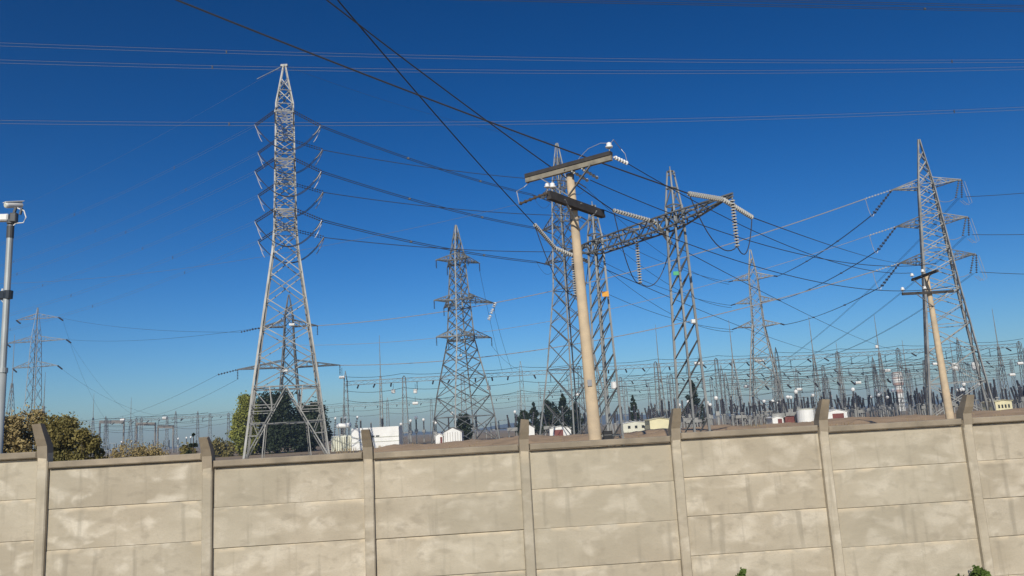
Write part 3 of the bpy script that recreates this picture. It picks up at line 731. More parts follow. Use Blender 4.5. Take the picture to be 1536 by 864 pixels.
m = MB(); m.bar(A2 + V(0,0,-.118), B2 + V(0,0,-.118), .15, 0, .09); m.build('crossarm', M['timber'], cp, cb)
pin(cp, cb, A2 + d2*.22 + V(0,0,.07), .85); pin(cp, cb, A2 + d2*.02 - n2*.04 + V(0,0,.07), .7)
# strain insulators at arm ends
m = MB(); s0 = B + d*.08; s1 = at(941, 245, s0.y+.5); m.discs(s0, s1, 5, .06, 8, core=.5); m.build('strain_insulator', M['porc'], cp, cb)
m = MB(); a_s0 = A2 - d2*.05; a_s1 = at(779, 306, a_s0.y-.2); m.discs(a_s0, a_s1, 6, .05, 8, core=.6); m.build('strain_insulator', M['bark'], cp, cb)
m = MB()
m.tube([B+V(0,0,.42), B+d*.10+V(0,0,.50), s1+V(-.14,0,.42), s1+V(-.04,0,.28), s1+V(0,0,.03)], .009, 5); m.build('jumper', M['jumper'], cp, cb)
m = MB(); m.tube([B+V(0,0,.42), B-d*.3+V(0,0,.50), B-d*.7+V(0,0,.44), B-d*1.0+V(0,0,.25), B-d*1.2+V(0,0,.0)], .009, 5); m.build('jumper', M['jumper'], cp, cb)
m = MB(); m.tube([a_s1, a_s1+V(-.05,0,.35), A+V(-.08,0,-.2), A+V(.1,0,-.05)], .012, 4); m.build('jumper', M['jumper'], cp, cb)
# bands and meter box
for z in (zz-.1, zz2-.15, zz-1.45):
    r = .200 + (.110-.200)*z/9.25 + .006; xl = cb.x + (1.838-cb.x)*z/9.25
    m = MB(); m.tube([V(xl, cb.y, z-.025), V(xl, cb.y, z+.025)], r, 12); m.build('steel_band', M['roof'], cp, cb)
m = MB(); c = at(911.5, 653.5, 21.9); m.cham((c.x, c.y, c.z), (.235, .16, .25), .012, 0); mb_ = m.build('meter_box', M['black'], cp, cb)
m = MB(); m.bar((cb.x+.1, cb.y, c.z), (c.x, cb.y, c.z), .05); m.box((c.x, c.y-.085, c.z+.02), (.2, .01, .012)); m.build('bracket', M['steel'], mb_, cb)
for k, q in enumerate((.35, 1.0)):      # back-side strain strings on the upper arm
    m = MB(); p0 = B - d*(.75+q*.5) - n_*-.05 + V(0,0,-.1); m.discs(p0, p0+V(.5, .6, -.12), 5, .05, 8, core=.5); m.build('strain_insulator', M['glass'], cp, cb)

for z in (4.2, 4.25, 6.1):
    m = MB(); xl = cb.x + (1.838-cb.x)*z/9.25; m.tube([V(xl-.19, cb.y-.05, z), V(xl+.19, cb.y-.05, z)], .012, 6); m.build('step_bolt', M['steel'], cp, cb)
m = MB(); z = 3.3; xl = cb.x + (1.838-cb.x)*z/9.25; m.cham((xl-.02, cb.y-.165, z), (.12, .012, .17), .003); m.build('number_plate', M['grey'], cp, cb)
rp_, rb_, re = dist_pole('small distant cream concrete pole with two dark arms, far right', (1389, 410), (1424, 620), 43,
    [((1367, 420), (1405, 406), 'timber'), ((1353, 441), (1430, 437), 'timber')], .235, .12)
for (A_, B_, d_, nn, zq) in re:
    for t in (.02, .45): pin(rp_, rb_, A_.lerp(B_, t) + V(0,0,.07), .95)
# wires between the two concrete poles and away
conductor('thin wire from the upper arm of the big concrete pole to the small pole', s1, re[0][0]+V(0,0,.4), .9, .015, group='distribution wires between the concrete poles')
conductor('thin wire from behind the upper arm of the big concrete pole to the small pole', B - d*1.2 + V(.5,.6,-.2), re[0][1]+V(0,0,.4), 1.0, .015, group='distribution wires between the concrete poles')
conductor('thin wire from the lower arm of the big concrete pole to the small pole', B2 + V(0,0,.1), re[1][1]+V(0,0,.3), 1.1, .015, group='distribution wires between the concrete poles')
conductor('pale thin wire from the lower arm of the big concrete pole to the left edge', a_s1, at(-200, 420, 34), .9, .004, 'grey', group='distribution wires left of the big pole')

# ------------------------------------------------------------------ camera mast at the left edge
P = at(16, 338, 13); cbse = V(P.x, P.y, 0)
cm = thing('camera_mast', 'grey pole with white security camera on top, at the left edge', 'camera pole', cbse)
m = MB(); m.tube([cbse-V(0,0,.5), V(P.x, P.y, 3.6)], .062, 12); m.build('lower_pole', M['pipe'], cm, cbse, smooth=True)
m = MB(); m.tube([V(P.x, P.y, 3.55), V(P.x, P.y, P.z)], .05, 12); m.tube([V(P.x, P.y, 3.55), V(P.x, P.y, 3.63)], .075, 12); m.build('upper_pole', M['pipe'], cm, cbse)
m = MB(); m.tube([V(P.x, P.y, P.z-.22), V(P.x, P.y, P.z-.01)], .056, 12); m.build('pole_cap', M['darksteel'], cm, cbse)
def px_off(dx, dy, dY=0): return at(16+dx, 338+dy, 13+dY)
m = MB(); m.cham(px_off(5, -11), (.10, .12, .16), .015, .2); m.tube([px_off(0,-2), px_off(0,-8)], .06, 10); m.bar(px_off(5, -18), px_off(8, -27), .035); m.bar(px_off(14, -16), px_off(17, -26), .03); m.build('mounting_bracket', M['darksteel'], cm, cbse)
m = MB(); m.cham(px_off(-10, -11), (.17, .12, .12), .02, .1); m.build('pan_unit', M['white'], cm, cbse)
m = MB(); a, c = px_off(-8, -30, -.10), px_off(16, -31, .14)
m.tube([a, a.lerp(c,.08), c], [.042,.05,.05], 12)
hous = m.build('camera_housing', M['white'], cm, cbse)
m = MB(); m.bar(a+V(-.02,0,.055), c+V(.02,0,.055), .11, 0, .010); m.build('sun_shield', M['white'], hous, cbse)
m = MB(); dd = (a-c).normalized(); m.tube([a-dd*.002, a+dd*.006], .034, 10); m.build('lens', M['ivory'], hous, cbse)
for path, rad in (([px_off(10,-26), px_off(20,-22), px_off(23,-12), px_off(19,-4), px_off(8,-3), px_off(0,4)], .010), ([px_off(-12,95), px_off(-16,108), px_off(-10,118), px_off(-4,100)], .014)):
    m = MB(); m.tube(path, rad, 5); m.build('cable', M['white'], cm, cbse)
m = MB(); m.cham(px_off(-12, 105), (.10,.09,.14), .012); m.tube([px_off(-3,98), px_off(-4,110)], .07, 10); m.build('junction_box', M['dark'], cm, cbse)

# ------------------------------------------------------------------ switchyard: gantry rows
def lat_col(m, P, H, w0, w1, nz, lw, bw, peak=0.0):
    def cor(i, z):
        h = w0 + (w1-w0)*z/H; sx, sy = ((-1,-1),(1,-1),(1,1),(-1,1))[i]; return V(P[0]+sx*h, P[1]+sy*h, P[2]+z)
    for i in range(4):
        m.bar(cor(i, 0), cor(i, H), lw)
        for k in range(nz):
            z0, z1 = H*k/nz, H*(k+1)/nz; j = (i+1) % 4
            m.bar(cor(i, z0) if k % 2 else cor(j, z0), cor(j, z1) if k % 2 else cor(i, z1), bw)
        if peak: m.bar(cor(i, H), V(P[0], P[1], P[2]+H+peak), lw)
def truss(m, a, b_, w, h, n, lw, bw):
    a, b_ = Vector(a), Vector(b_); d = (b_-a).normalized(); s_ = V(-d.y, d.x, 0); q = []
    for i in range(n+1):
        p = a.lerp(b_, i/n); q.append([p+s_*(u*w/2)+V(0,0,v*h/2) for u, v in ((-1,-1),(1,-1),(1,1),(-1,1))])
    for k in range(4):
        m.bar(q[0][k], q[-1][k], lw)
        for i in range(n):
            j = (k+1) % 4; m.bar(q[i][k] if i % 2 else q[i][j], q[i+1][j] if i % 2 else q[i+1][k], bw)
rg = random.Random(21); ROWS = []
def gantry_row(label, Y, X0, nb, bw_, H, slope=0.0, peaks=True, lw=.105):
    o = thing('switchyard_gantry', label, 'gantry', V(X0, Y, 0), 'switchyard gantries'); O = o.location.copy()
    for i in range(nb+1):
        m = MB(); lat_col(m, (X0+i*bw_, Y+slope*i, 0), H, .75, .35, 9, lw, lw*.5, 2.4 if peaks and i % 3 == 0 else .5)
        m.build('column', M['oldsteel'], o, O)
    for i in range(nb):
        a, c = V(X0+i*bw_, Y+slope*i, H-.6), V(X0+(i+1)*bw_, Y+slope*(i+1), H-.6)
        m = MB(); truss(m, a, c, .9, .9, 9, lw*.75, lw*.45); m.build('beam', M['oldsteel'], o, O)
        for q in (.22, .5, .78):
            p = a.lerp(c, q) - V(0,0,.5); m = MB()
            if rg.random() < .65: m.discs(p, p+V(rg.uniform(-.3,.3), -2.0, -.9), 6, .2, 6)
            else: m.discs(p, p-V(0,0,2.0), 6, .17, 6)
            m.build('insulator_string', M['darkins'], o, O)
    ROWS.append((Y, X0, nb, bw_, H, slope))
    return o
gantry_row('lattice gantry row behind the white sheds and the middle pylon', 192, -41, 4, 14.0, 15.6)
gantry_row('nearest lattice gantry row of the switchyard on the right', 205, 20, 7, 15.5, 16.6)
gantry_row('second lattice gantry row of the switchyard on the right', 246, 16, 9, 15.5, 15.5)
gantry_row('third lattice gantry row of the switchyard on the right', 300, 8, 11, 16, 16.5)
gantry_row('farthest lattice gantry row across the back of the switchyard', 370, -120, 17, 20, 17, lw=.12)
gantry_row('distant lattice gantry row beyond the dry shrubs on the left', 340, -188, 4, 14.5, 15.0)
gantry_row('second distant gantry row left of the tallest pylon', 420, -215, 5, 16, 18, lw=.14)
gantry_row('low lattice gantry row close behind the slim pylon', 178, 46, 4, 11, 9.5, lw=.1)
# heavy solid bars of the left yard
for i, (x0, x1, y_) in enumerate(((150, 186, 633), (205, 233, 636), (237, 260, 640))):
    a, c = at(x0, y_, 345), at(x1, y_, 345); m = MB(); m.bar(a, c, 1.2, 0, 1.3)
    m.bar(V(a.x, a.y, 0), a, .5); m.bar(V(c.x, c.y, 0), c, .5)
    tag(m.build('bus_duct', M['roof'], None, V(a.x, a.y, 0)), '%s dark bus duct in the far yard on the left' % ('leftmost long', 'middle', 'rightmost short')[i], 'bus duct', 'bus ducts in the left yard')
# bus wires
for i, (Y, X0, nb, bw_, H, sl) in enumerate(ROWS):
    nm = ('behind the white sheds', 'of the nearest right row', 'of the second right row', 'of the third right row', 'of the farthest row', 'of the left yard', 'of the far left yard', 'behind the slim pylon')[i]
    for k, z in enumerate((H+.9, H-2.4, H-4.6)):
        m = MB(); o = thing('bus_wire', '%s string of bus wires %s' % (('upper', 'middle', 'lower')[k], nm), 'bus wire', V(X0, Y-2.0+k, 0), 'switchyard bus wires')
        for q in range(nb):
            m = MB(); m.tube(sagpts(V(X0+q*bw_, Y-2.0+k, z), V(X0+(q+1)*bw_, Y-2.0+k, z), .5+.2*k, 8), .04+.00008*Y, 3, cap=False); m.build('wire', M['wire'], o, o.location)
for k in range(26):
    x = 22 + k*4.1; a = V(x, 205, 15.8); c = V(x+rg.uniform(-1,1), 246, 14.7)
    conductor('thin overhead strain wire between the first two right gantry rows', a, c, 1.2, .045, group='strain wires between gantry rows', n=8)
# lightning masts
def mast(px, Y, label, w=.8):
    P = at(*px, Y); base = V(P.x, Y, 0); o = thing('lightning_mast', label, 'mast', base, 'lightning masts'); H = P.z
    m = MB(); lat_col(m, base, H*.62, w, .18, 12, .12, .07); m.build('lattice_shaft', M['steel'], o, base)
    m = MB(); m.tube([base+V(0,0,H*.61), base+V(0,0,H*.8), base+V(0,0,H)], [.13,.10,.05], 6); m.build('spike', M['steel'], o, base)
for px, Y, lab, w in (((569, 503), 215, 'thin lightning mast above the white long shed', .5), ((983, 487), 215, 'lightning mast between the two gantry columns', 1.0),
    ((1093, 480), 190, 'broad lattice mast just left of the slim pylon', 1.5), ((1213, 475), 210, 'lightning mast right of the slim pylon', .9), ((1311, 472), 215, 'lightning mast midway between slim pylon and far right pylon', .9),
    ((1254, 513), 260, 'short far lightning mast above the white tank', .7), ((1353, 510), 250, 'short far lightning mast left of the small concrete pole', .7), ((1488, 463), 215, 'tall lightning mast right of the far right pylon', .9),
    ((1424, 507), 260, 'short lightning mast between the legs of the far right pylon', .7), ((779, 562), 260, 'thin lightning mast left of the big concrete pole', .4),
    ((197, 596), 350, 'far lightning mast above the left yard, right one', 1.2), ((141, 590), 350, 'far lightning mast above the left yard, left one', 1.2), ((22, 502), 250, 'broad lattice mast beside the camera pole', 1.8), ((68, 558), 250, 'slim lattice mast above the dry shrubs', .8), ((1190, 555), 240, 'squat lattice mast behind the slim pylon', 1.2)):
    mast(px, Y, lab, w)
# white line traps hanging from the wires
TR = [((513,566),150,'flat'), ((590,587),192,'drum'), ((623,587),192,'drum'), ((623,605),210,'flat'), ((733,582),192,'drum'), ((678,620),200,'drum2'), ((922,578),175,'big'), ((1048,545),200,'flatw'), ((1139,541),205,'flatw'), ((866,592),215,'flat'),
      ((1120,580),230,'flat'), ((1199,584),240,'flat'), ((1287,574),240,'flat'), ((1315,520),205,'drum2'), ((1331,556),205,'flat'), ((1402,546),190,'flat2'), ((1470,577),180,'flat2'), ((1433,550),215,'big'), ((1463,549),215,'big'), ((1518,562),215,'flat'), ((1530,545),190,'flat'), ((438,487),150,'flat'), ((428,556),150,'flat'), ((184,630),340,'flat2'), ((247,627),340,'flat2'), ((691,533),158,'drum2')]
for i, (px, Y, kd) in enumerate(TR):
    c = at(*px, Y); s_ = Y/1200
    m = MB(); 
    if kd.startswith('flat'):
        w = (8 if kd == 'flat' else 6 if kd == 'flat2' else 13)*s_; m.tube([c-V(w/2,0,0), c+V(w/2,0,0)], 2.1*s_, 8)
    else:
        r = {'drum': 3.0, 'drum2': 2.2, 'big': 5.5}[kd]*s_; m.tube([c-V(0,0,r), c-V(0,0,r*.8), c+V(0,0,r*.8), c+V(0,0,r)], [r*.8, r, r, r*.8], 10)
    o = m.build('line_trap', M['white'], None, c)
    m = MB(); m.tube([c+V(0,0,1.5*s_), c+V(0,0,1.8)], .04, 4); m.build('hanger', M['wire'], o, c)
    where = 'above the white long shed' if px[0] in (513,590,623) else 'beside the middle pylon' if px[0] in (733,678,691) else 'by the gantry columns' if 860 < px[0] < 1060 else 'around the slim pylon' if 1060 < px[0] < 1250 else 'seen through the tallest pylon' if px[0] in (438,428) else 'in the far left yard' if px[0] < 300 else 'around the far right pylon'
    kn = {'flat':'small flat','flatw':'long flat','flat2':'tiny flat','drum':'upright drum','drum2':'small round','big':'large drum'}[kd]
    tag(o, '%s white line trap hanging %s' % (kn, where), 'line trap', 'white line traps')
# equipment
def make_equip(kind):
    m = MB()
    if kind == 'bushing':
        m.bar((0,0,0), (0,0,2.3), .22); m.box((0,0,2.35), (.6,.6,.15)); m.discs((0,0,2.4), (0,0,5.2), 7, .22, 7, 1, .8); m.ball((0,0,5.3), .17, 0, 6)
    elif kind == 'transformer':
        m.bar((0,0,0), (0,0,2.2), .26); m.box((0,0,2.6), (.7,.7,.8)); m.discs((0,0,3.0), (0,0,5.0), 6, .2, 7, 1, .75); m.ball((0,0,5.4), .40, 2, 10)
    elif kind == 'disconnector':
        for x in (-1.2, 1.2): m.bar((x,0,0), (x,0,2.5), .2); m.discs((x,0,2.6), (x,0,4.6), 6, .16, 6, 1, .7)
        m.bar((-1.5,0,2.5), (1.5,0,2.5), .25); m.bar((-1.3,0,4.7), (1.3,0,4.75), .12)
    elif kind == 'breaker':
        for x in (-.9, .9): m.bar((x,0,0), (x,0,1.8), .2)
        m.box((0,0,1.9), (2.4,.9,.7)); m.discs((-.6,0,2.2), (-1.15,0,4.9), 7, .22, 7, 1, .8); m.discs((.6,0,2.2), (1.15,0,4.9), 7, .22, 7, 1, .8)
    return m
NAMES = dict(bushing='post_insulator', transformer='instrument_transformer', disconnector='disconnector', breaker='circuit_breaker')
PROTO = {}
for kd in NAMES:
    PROTO[kd] = make_equip(kd)
PM = {}
def equip(kd, x, y, label, s_=1.0):
    if kd not in PM:
        o = PROTO[kd].build(NAMES[kd], [M['steel'], M['darkins'], M['porc']]); PM[kd] = o
    else:
        o = PM[kd].copy(); COL.objects.link(o)
    o.location = (x, y, 0); o.scale = (s_, s_, s_*rg.uniform(.85, 1.15)); o.rotation_euler.z = rg.uniform(-.2, .2)
    tag(o, label, NAMES[kd].replace('_', ' ').split()[-1] if kd != 'bushing' else 'insulator', 'switchyard ' + NAMES[kd].replace('_', ' ') + 's')
DESC = dict(bushing='slender dark post insulator', transformer='white-capped instrument transformer', disconnector='two-post disconnector switch', breaker='twin-horned dark circuit breaker')
RG = [('in the nearest right-hand row', 166, 24, 112, 74, ('bushing','bushing','bushing','breaker','transformer')), ('in the second right-hand row', 184, 20, 122, 72, ('bushing','bushing','breaker','disconnector','transformer')),
      ('in the third right-hand row', 222, 24, 146, 60, ('bushing','bushing','breaker','disconnector','bushing')), ('in the fourth right-hand row', 262, 26, 172, 46, ('bushing','disconnector','breaker')),
      ('behind the white sheds and middle pylon', 176, -38, 18, 14, ('bushing','transformer','bushing','breaker')), ('far behind the middle pylon', 214, -46, 20, 22, ('bushing','disconnector','transformer')), ('in the far left yard', 330, -178, -128, 20, ('bushing','disconnector','transformer'))]
for (wh, Y, xa, xb, n, kinds) in RG:
    for i in range(n):
        kd = kinds[(i//3) % len(kinds)] if rg.random() > .15 else rg.choice(kinds)
        x = xa + (xb-xa)*(i+rg.uniform(-.25,.25))/n
        equip(kd, x, Y + rg.uniform(-1.5, 1.5) + (4 if (i//3) % 2 else 0), '%s %s' % (DESC[kd], wh), rg.uniform(.85, 1.15))

# ------------------------------------------------------------------ sheds, tanks and houses
def gable(name, label, px0, px1, ytop, Y, dep, wm, rm, eave=.62, cat='shed', door=None, win=0, rz=0.0, trim=None):
    a, c = at(px0, ytop, Y), at(px1, ytop, Y); w = c.x-a.x; H = (a.z+c.z)/2; base = V((a.x+c.x)/2, Y+dep/2, 0)
    o = thing(name, label, cat, base); he = H*eave
    m = MB(); x0, x1, y0, y1 = -w/2, w/2, -dep/2, dep/2
    m.poly([(x0,y0,0),(x1,y0,0),(x1,y1,0),(x0,y1,0),(x0,y0,he),(x1,y0,he),(x1,y1,he),(x0,y1,he),(0,y0,H-.08),(0,y1,H-.08)],
           [(0,1,5,8,4),(1,2,6,5),(3,7,9,6,2),(0,4,7,3)]); m.build('wall', M[wm], o)
    m = MB(); ov = .18; e = .06
    for s_ in (-1, 1):
        k = (H-he)/(w/2); p = [(0,y0-ov,H),(s_*(w/2+ov),y0-ov,he-ov*k+.02),(s_*(w/2+ov),y1+ov,he-ov*k+.02),(0,y1+ov,H)]
        p += [(q[0],q[1],q[2]+e) for q in p]; m.poly(p, [(0,1,2,3),(7,6,5,4),(0,4,5,1),(1,5,6,2),(2,6,7,3)])
    m.build('roof', M[rm], o)
    if door:
        m = MB(); m.cham((w*door[0], y0-.03, he*.42), (w*door[1], .06, he*.84), .01); m.build('door', M[door[2]], o)
    for i in range(win):
        m = MB(); m.cham((-w*.4+.8*w*(i+.5)/win, y0-.02, he*.62), (w*.10, .05, he*.28), .01); m.build('window', M['dark'], o)
    if trim:
        for i in range(7):
            m = MB(); m.box((-w/2+w*(i+.5)/7, y0-.02, he*.5), (.06, .05, he*.98)); m.build('batten', M[trim], o)
    return o
gable('gable_shed', 'white gabled shed below the middle pylon', 665, 692, 641, 150, 5, 'white', 'roof', .72, trim='roof')
gable('small_hut', 'tiny white hut with maroon side left of the gabled shed', 653, 664, 650, 150, 2, 'white', 'white', .8, door=(.28,.3,'maroon'))
gable('gable_shed', 'white shed partly behind a wall post, left of the maroon-fronted house', 783, 801, 636, 150, 5, 'white', 'roof', .75)
gable('low_house', 'low white house with maroon front left of the big concrete pole', 824, 856, 639, 155, 6, 'white', 'white', .82, 'house', door=(-.08,.42,'maroon'), win=0)
gable('low_house', 'cream house behind a wall post under the gantry columns', 974, 1003, 627, 150, 6, 'cream', 'cream', .88, 'house', win=0)
gable('small_hut', 'small white hut left of the cream house', 934, 973, 632, 158, 4, 'ivory', 'white', .85, win=3)
gable('low_house', 'low white house with maroon front right of the white tank', 1239, 1270, 614, 165, 6, 'white', 'white', .78, 'house', door=(.05,.55,'maroon'))
gable('small_hut', 'small maroon and white hut under the slim pylon, left one', 1158, 1174, 624, 165, 4, 'white', 'white', .8, door=(.2,.4,'maroon'))
gable('small_hut', 'small maroon and white hut under the slim pylon, right one', 1177, 1192, 622, 165, 4, 'maroon', 'white', .8)
gable('small_hut', 'pale yellow hut right of the far right pylon leg', 1492, 1517, 600, 140, 4, 'cream', 'cream', .9, win=4)
# white tank
a, c = at(1200, 614, 160), at(1227, 614, 160); base = V((a.x+c.x)/2, 162, 0); o = thing('storage_tank', 'round white tank at the wall post right of the slim pylon', 'tank', base); r = (c.x-a.x)/2
m = MB(); m.tube([V(0,0,0), V(0,0,a.z-.15)], r, 24); m.build('shell', M['white'], o, smooth=False)
m = MB(); m.tube([V(0,0,a.z-.15), V(0,0,a.z-.02), V(0,0,a.z+.15)], [r*1.02, r*1.02, r*.2], 24); m.build('lid', M['ivory'], o)
m = MB()
for i in range(9): m.bar((r*.55*1-.2, -r*.86, .3*i+.2), (r*.55+.2, -r*.86, .3*i+.2), .05)
m.bar((r*.55-.2,-r*.86,0), (r*.55-.2,-r*.86,a.z), .06); m.bar((r*.55+.2,-r*.86,0), (r*.55+.2,-r*.86,a.z), .06); m.build('ladder', M['steel'], o)
# long white cabin with dark vents
a, c = at(527, 643, 135), at(598, 639, 135); w = c.x-a.x; H = (a.z+c.z)/2; base = V((a.x+c.x)/2, 137, 0)
o = thing('long_cabin', 'long white metal cabin with a dark vent strip right of the tallest pylon', 'cabin', base)
m = MB(); m.cham((0,0,H*.28), (w, 4, H*.55), .05); m.cham((0,0,H*.78), (w*1.0, 4.06, H*.44), .05); m.build('body', M['white'], o)
for q in range(3): m = MB(); m.cham((-w*.15+q*w*.10, -2.05, H*.60), (w*.075, .06, .26), .01); m.build('vent', M['dark'], o)
for q in range(2): m = MB(); m.bar((-w/2, -2.06, H*(.36+.2*q)), (w/2, -2.06, H*(.36+.2*q)), .07); m.build('rail', M['ivory'], o)
# ivory power transformer with top tank
a, c = at(495, 634, 138), at(527, 632, 138); w = c.x-a.x; H = a.z; base = V((a.x+c.x)/2, 140, 0)
o = thing('power_transformer', 'ivory power transformer with a raised white oil tank beside the tallest pylon', 'transformer', base)
m = MB(); m.cham((0,0,H*.27), (w, 2.6, H*.54), .06); m.build('tank', M['ivory'], o)
for i in range(9): m = MB(); m.cham((-w/2+w*(i+.5)/9, -1.45, H*.27), (.12, .35, H*.44), .02); m.build('radiator_fin', M['ivory'], o)
m = MB(); m.tube([V(-w*.32,0,H*.88), V(w*.36,0,H*.88)], .42, 12); m.build('oil_conservator', M['white'], o)
m = MB()
for x in (-.22, .05, .25): m.bar((w*x,0,H*.5), (w*x,0,H*.85), .14)
m.build('support', M['steel'], o)
for i, x in enumerate((-.46, -.05, .45)):
    m = MB(); m.discs((w*x,.4,H*.54), (w*x+.25*(i-1)+.5,.4,H*1.12), 7, .2, 7); q = m.build('bushing', M['darkins'], o)
    m = MB(); m.ball((w*x+.25*(i-1)+.5,.4,H*1.15), .22, 0, 7); m.build('cap', M['porc'], q)
# striped water tower
P = at(1345, 558, 420); base = V(P.x, 420, 0); o = thing('water_tower', 'pale banded water tower behind the yard left of the small concrete pole', 'tower', base); H = P.z; s_ = 420/1200
for i, (z0, z1, r0, r1, mt) in enumerate(((0, .45, 5.0, 5.0, 'white'), (.45, .55, 5.2, 5.0, 'brick'), (.55, .66, 5.0, 5.6, 'white'), (.66, .72, 7.2, 8.0, 'brick'), (.72, .82, 8, 8, 'white'), (.82, .86, 8.1, 8.1, 'brick'), (.86, .97, 8, 8, 'white'), (.97, 1.0, 8.1, 6, 'brick'))):
    m = MB(); m.tube([V(0,0,H*z0), V(0,0,H*z1)], [r0*s_, r1*s_], 18); m.build('shaft' if i < 3 else 'bowl_ring', M[mt], o)

# ------------------------------------------------------------------ vegetation
def leaves(rng, n, size, samp, aspect=1.6):
    nv = []; 
    P = np.array([samp(rng) for _ in range(n)]); g = np.random.default_rng(rng.randint(0, 10**6))
    a = g.normal(size=(n,3)); a /= np.linalg.norm(a, axis=1)[:,None]; b_ = np.cross(a, g.normal(size=(n,3))); b_ /= np.linalg.norm(b_, axis=1)[:,None]
    s_ = size*g.uniform(.6, 1.4, (n,1))
    q = np.stack([P-a*s_*aspect/2, P+b_*s_/2, P+a*s_*aspect/2, P-b_*s_/2], 1).reshape(-1, 3)
    return q
def leaf_mesh(name, q, m, parent):
    me = bpy.data.meshes.new(name); n = len(q)//4
    me.vertices.add(len(q)); me.vertices.foreach_set('co', q.astype(np.float32).ravel())
    me.loops.add(len(q)); me.loops.foreach_set('vertex_index', np.arange(len(q), dtype=np.int32))
    me.polygons.add(n); me.polygons.foreach_set('loop_start', np.arange(0, len(q), 4, dtype=np.int32)); me.polygons.foreach_set('loop_total', np.full(n, 4, dtype=np.int32))
    me.materials.append(m); me.update(); me.validate()
    o = bpy.data.objects.new(name, me); COL.objects.link(o); o.parent = parent; return o
def plant(name, label, cat, base, H, W, shape, lm, seed, n, size, group=None, nclump=26, trunk=True):
    rng = random.Random(seed); o = thing(name, label, cat, base, group); cl_ = []
    for k in range(nclump):
        t = rng.random()
        if shape == 'cone': z = H*(.08+.92*t**.9); r = W*.5*(1-t)**.8*rng.uniform(.3, 1.0); cr = W*.13*(1.25-t)
        elif shape == 'column': z = H*(.08+.88*t); r = W*.5*math.sin(math.pi*min(1,(t*.85+.15)))**.6*rng.uniform(.3,.9); cr = W*.17
        else: z = H*(.12+.80*t); r = W*.5*math.sqrt(max(.05, 1-(t-.25)**2*1.5))*rng.uniform(.2,.95); cr = W*.13
        a = rng.uniform(0, 6.28); cl_.append((math.cos(a)*r, math.sin(a)*r, z, cr*rng.uniform(.7, 1.3)))
    m = MB()
    if trunk:
        m.tube([V(0,0,0), V(rng.uniform(-.02,.02)*W, 0, H*.5), V(0,0,H*.93)], [W*.035+.03, W*.022+.02, .015], 7)
        for c in cl_[:14]: m.tube([V(0,0,max(.05,c[2]*.55)), V(c[0]*.5,c[1]*.5,c[2]*.8), V(c[0],c[1],c[2])], [W*.012+.012, W*.008+.008, .006], 5)
    else:
        for c in cl_[:18]: m.tube([V(c[0]*.15,c[1]*.15,0), V(c[0]*.5,c[1]*.5,c[2]*.5), V(c[0],c[1],c[2]+c[3]*.5)], [.03,.02,.006], 5)
    m.build('trunk' if trunk else 'stem', M['bark'], o)
    def samp(r_):
        c = r_.choice(cl_); 
        while True:
            x, y, z = (r_.uniform(-1,1) for _ in range(3)); d_ = x*x+y*y+z*z
            if .15 < d_ < 1: break
        if r_.random() < .12: x, y, z = x*1.7, y*1.7, z*1.6       # stray twigs break the outline
        return (c[0]+x*c[3], c[1]+y*c[3], max(.03, c[2]+z*c[3]*1.1))
    leaf_mesh('crown' if trunk else 'foliage', leaves(rng, n, size, samp), M[lm], o); return o
def gp(px, Y): p = at(px, 660, Y); return V(p.x, Y, 0)
plant('yellow_green_tree', 'yellow-green upright tree at the left foot of the tallest pylon', 'tree', gp(368, 150), 11.0, 4.8, 'column', 'leaf_bright', 5, 12000, .26, nclump=60)
plant('dark_tree', 'large dark rounded tree seen through the legs of the tallest pylon', 'tree', gp(415, 156), 11.3, 12.0, 'round', 'leaf_dark', 6, 15000, .32, nclump=90)
plant('dark_tree', 'smaller dark tree at the right foot of the tallest pylon', 'tree', gp(465, 162), 9.6, 8.5, 'round', 'leaf_dark', 8, 12000, .32, nclump=60)
plant('dark_shrub', 'low green hedge shrub left of the yellow-green tree', 'shrub', gp(330, 150), 3.0, 7.5, 'round', 'leaf_olive', 9, 2600, .26, nclump=24)
plant('small_conifer', 'small dark conifer above the wall post left of the tallest pylon', 'conifer', gp(290, 60), 3.1, 1.3, 'cone', 'leaf_dark', 12, 2600, .12, nclump=22)
plant('small_conifer', 'low dark conifer left of the small pointed one', 'conifer', gp(279, 62), 2.3, 1.9, 'round', 'leaf_olive', 13, 2000, .12, nclump=18)
for i, (px, H, W, Y, lab) in enumerate(((803, 8.2, 4.0, 200, 'thin dark conifer left of the big concrete pole'), (826, 9.0, 5.0, 205, 'dense dark conifer left of the big concrete pole'), (848, 10.0, 6.0, 205, 'tallest dark conifer just left of the big concrete pole'), (866, 8.0, 5.0, 210, 'dark conifer half hidden by the big concrete pole'), (954, 9.0, 3.4, 215, 'narrow dark conifer between the gantry columns'), (1046, 12.0, 6.5, 215, 'dark conifer behind the right gantry column'), (786, 6.5, 4.0, 190, 'small dark tree above the white shed by the wall post'), (696, 6.0, 4.2, 175, 'small dark tree behind the white gabled shed'))):
    plant('dark_conifer', lab, 'conifer', gp(px, Y), H, W, 'cone' if i not in (1, 6, 7) else 'round', 'leaf_dark', 30+i, 5200, .26, 'dark conifers in the yard', nclump=70)
